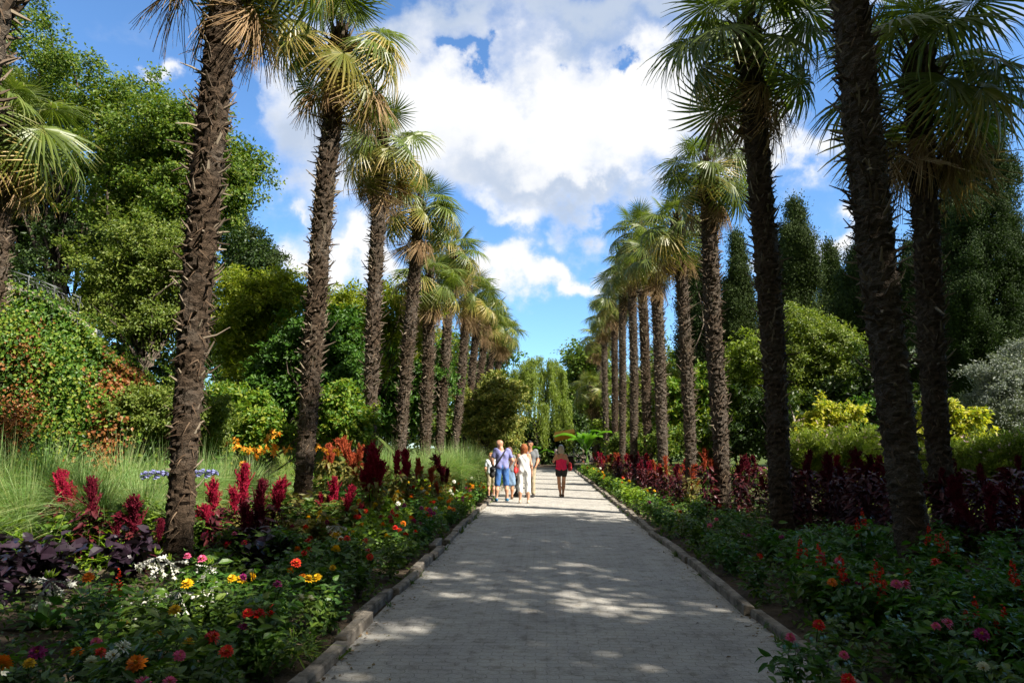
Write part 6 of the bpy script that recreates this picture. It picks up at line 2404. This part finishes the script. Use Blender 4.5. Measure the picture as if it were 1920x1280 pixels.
L.new(tc.outputs['Generated'], c1.inputs[0])
ma = N.new('ShaderNodeMapRange')
ma.interpolation_type = 'SMOOTHSTEP'
ma.inputs[1].default_value, ma.inputs[2].default_value = .1, 1.05
L.new(c0.outputs[0], ma.inputs[0])
msd = N.new('ShaderNodeMapRange')
msd.interpolation_type = 'SMOOTHSTEP'
msd.inputs[1].default_value, msd.inputs[2].default_value = .0, 1.0
L.new(c1.outputs[0], msd.inputs[0])
sky = N.new('ShaderNodeTexSky')
sky.sky_type = 'NISHITA'
sky.sun_disc = False
sky.sun_elevation = R_(SUN_EL)
sky.sun_rotation = R_(SUN_AZ)
sky.air_density = 1.0
sky.dust_density = .3
sky.ozone_density = 3.0
tint = N.new('ShaderNodeMix')
tint.data_type = 'RGBA'
tint.blend_type = 'MULTIPLY'
tint.inputs[0].default_value = 1
tint.inputs[7].default_value = (.72, .96, 1.14, 1)
L.new(sky.outputs[0], tint.inputs[6])
cc_ = N.new('ShaderNodeMix')
cc_.data_type = 'RGBA'
WH = .40 / WS
cc_.inputs[6].default_value = (WH * 1.04, WH * 1.05, WH * 1.07, 1)
cc_.inputs[7].default_value = (WH * .56, WH * .66, WH * .83, 1)
L.new(msd.outputs[0], cc_.inputs[0])
mx = N.new('ShaderNodeMix')
mx.data_type = 'RGBA'
L.new(ma.outputs[0], mx.inputs[0])
L.new(tint.outputs[2], mx.inputs[6])
L.new(cc_.outputs[2], mx.inputs[7])
bg = N.new('ShaderNodeBackground')
bg.inputs[1].default_value = WS
# grey added to the unseen sky overhead and behind, dimming the fill light
sxyz = N.new('ShaderNodeSeparateXYZ')
L.new(tc.outputs['Generated'], sxyz.inputs[0])
mz = N.new('ShaderNodeMapRange')
mz.interpolation_type = 'SMOOTHSTEP'
mz.inputs[1].default_value, mz.inputs[2].default_value = .6, .8
L.new(sxyz.outputs[2], mz.inputs[0])
my = N.new('ShaderNodeMapRange')
my.interpolation_type = 'SMOOTHSTEP'
my.inputs[1].default_value, my.inputs[2].default_value = .1, -.25
L.new(sxyz.outputs[1], my.inputs[0])
mxm = N.new('ShaderNodeMath')
mxm.operation = 'MAXIMUM'
L.new(mz.outputs[0], mxm.inputs[0])
L.new(my.outputs[0], mxm.inputs[1])
grey = N.new('ShaderNodeMix')
grey.data_type = 'RGBA'
grey.inputs[7].default_value = (WH * .52, WH * .54, WH * .57, 1)
L.new(mxm.outputs[0], grey.inputs[0])
L.new(mx.outputs[2], grey.inputs[6])
L.new(grey.outputs[2], bg.inputs[0])
wo = N.new('ShaderNodeOutputWorld')
L.new(bg.outputs[0], wo.inputs[0])

sl_ = bpy.data.lights.new('sun', 'SUN')
sl_.energy = 5.0
sl_.angle = R_(.53)
sl_.color = (1, .93, .82)
so = bpy.data.objects.new('sun', sl_)
COL.objects.link(so)
az, el = R_(SUN_AZ), R_(SUN_EL)
sd = Vector((math.sin(az) * math.cos(el), math.cos(az) * math.cos(el), math.sin(el)))
so.rotation_mode = 'QUATERNION'
so.rotation_quaternion = sd.to_track_quat('Z', 'Y')

S.view_settings.view_transform = 'Standard'
S.view_settings.look = 'None'
S.view_settings.gamma = 1
S.view_settings.use_curve_mapping = False
S.view_settings.exposure = 1.3
S.render.film_transparent = False
cy = S.cycles
cy.use_denoising = True
cy.max_bounces = 5
cy.diffuse_bounces = 3
cy.glossy_bounces = 2
cy.transmission_bounces = 3
cy.transparent_max_bounces = 4
cy.use_adaptive_sampling = True
cy.adaptive_threshold = .02
cy.caustics_reflective = False
cy.caustics_refractive = False

for o_ in S.objects:
    if 'label' in o_ and not 4 <= len(o_['label'].split()) <= 16:
        print('LONG', len(o_['label'].split()), o_['label'])
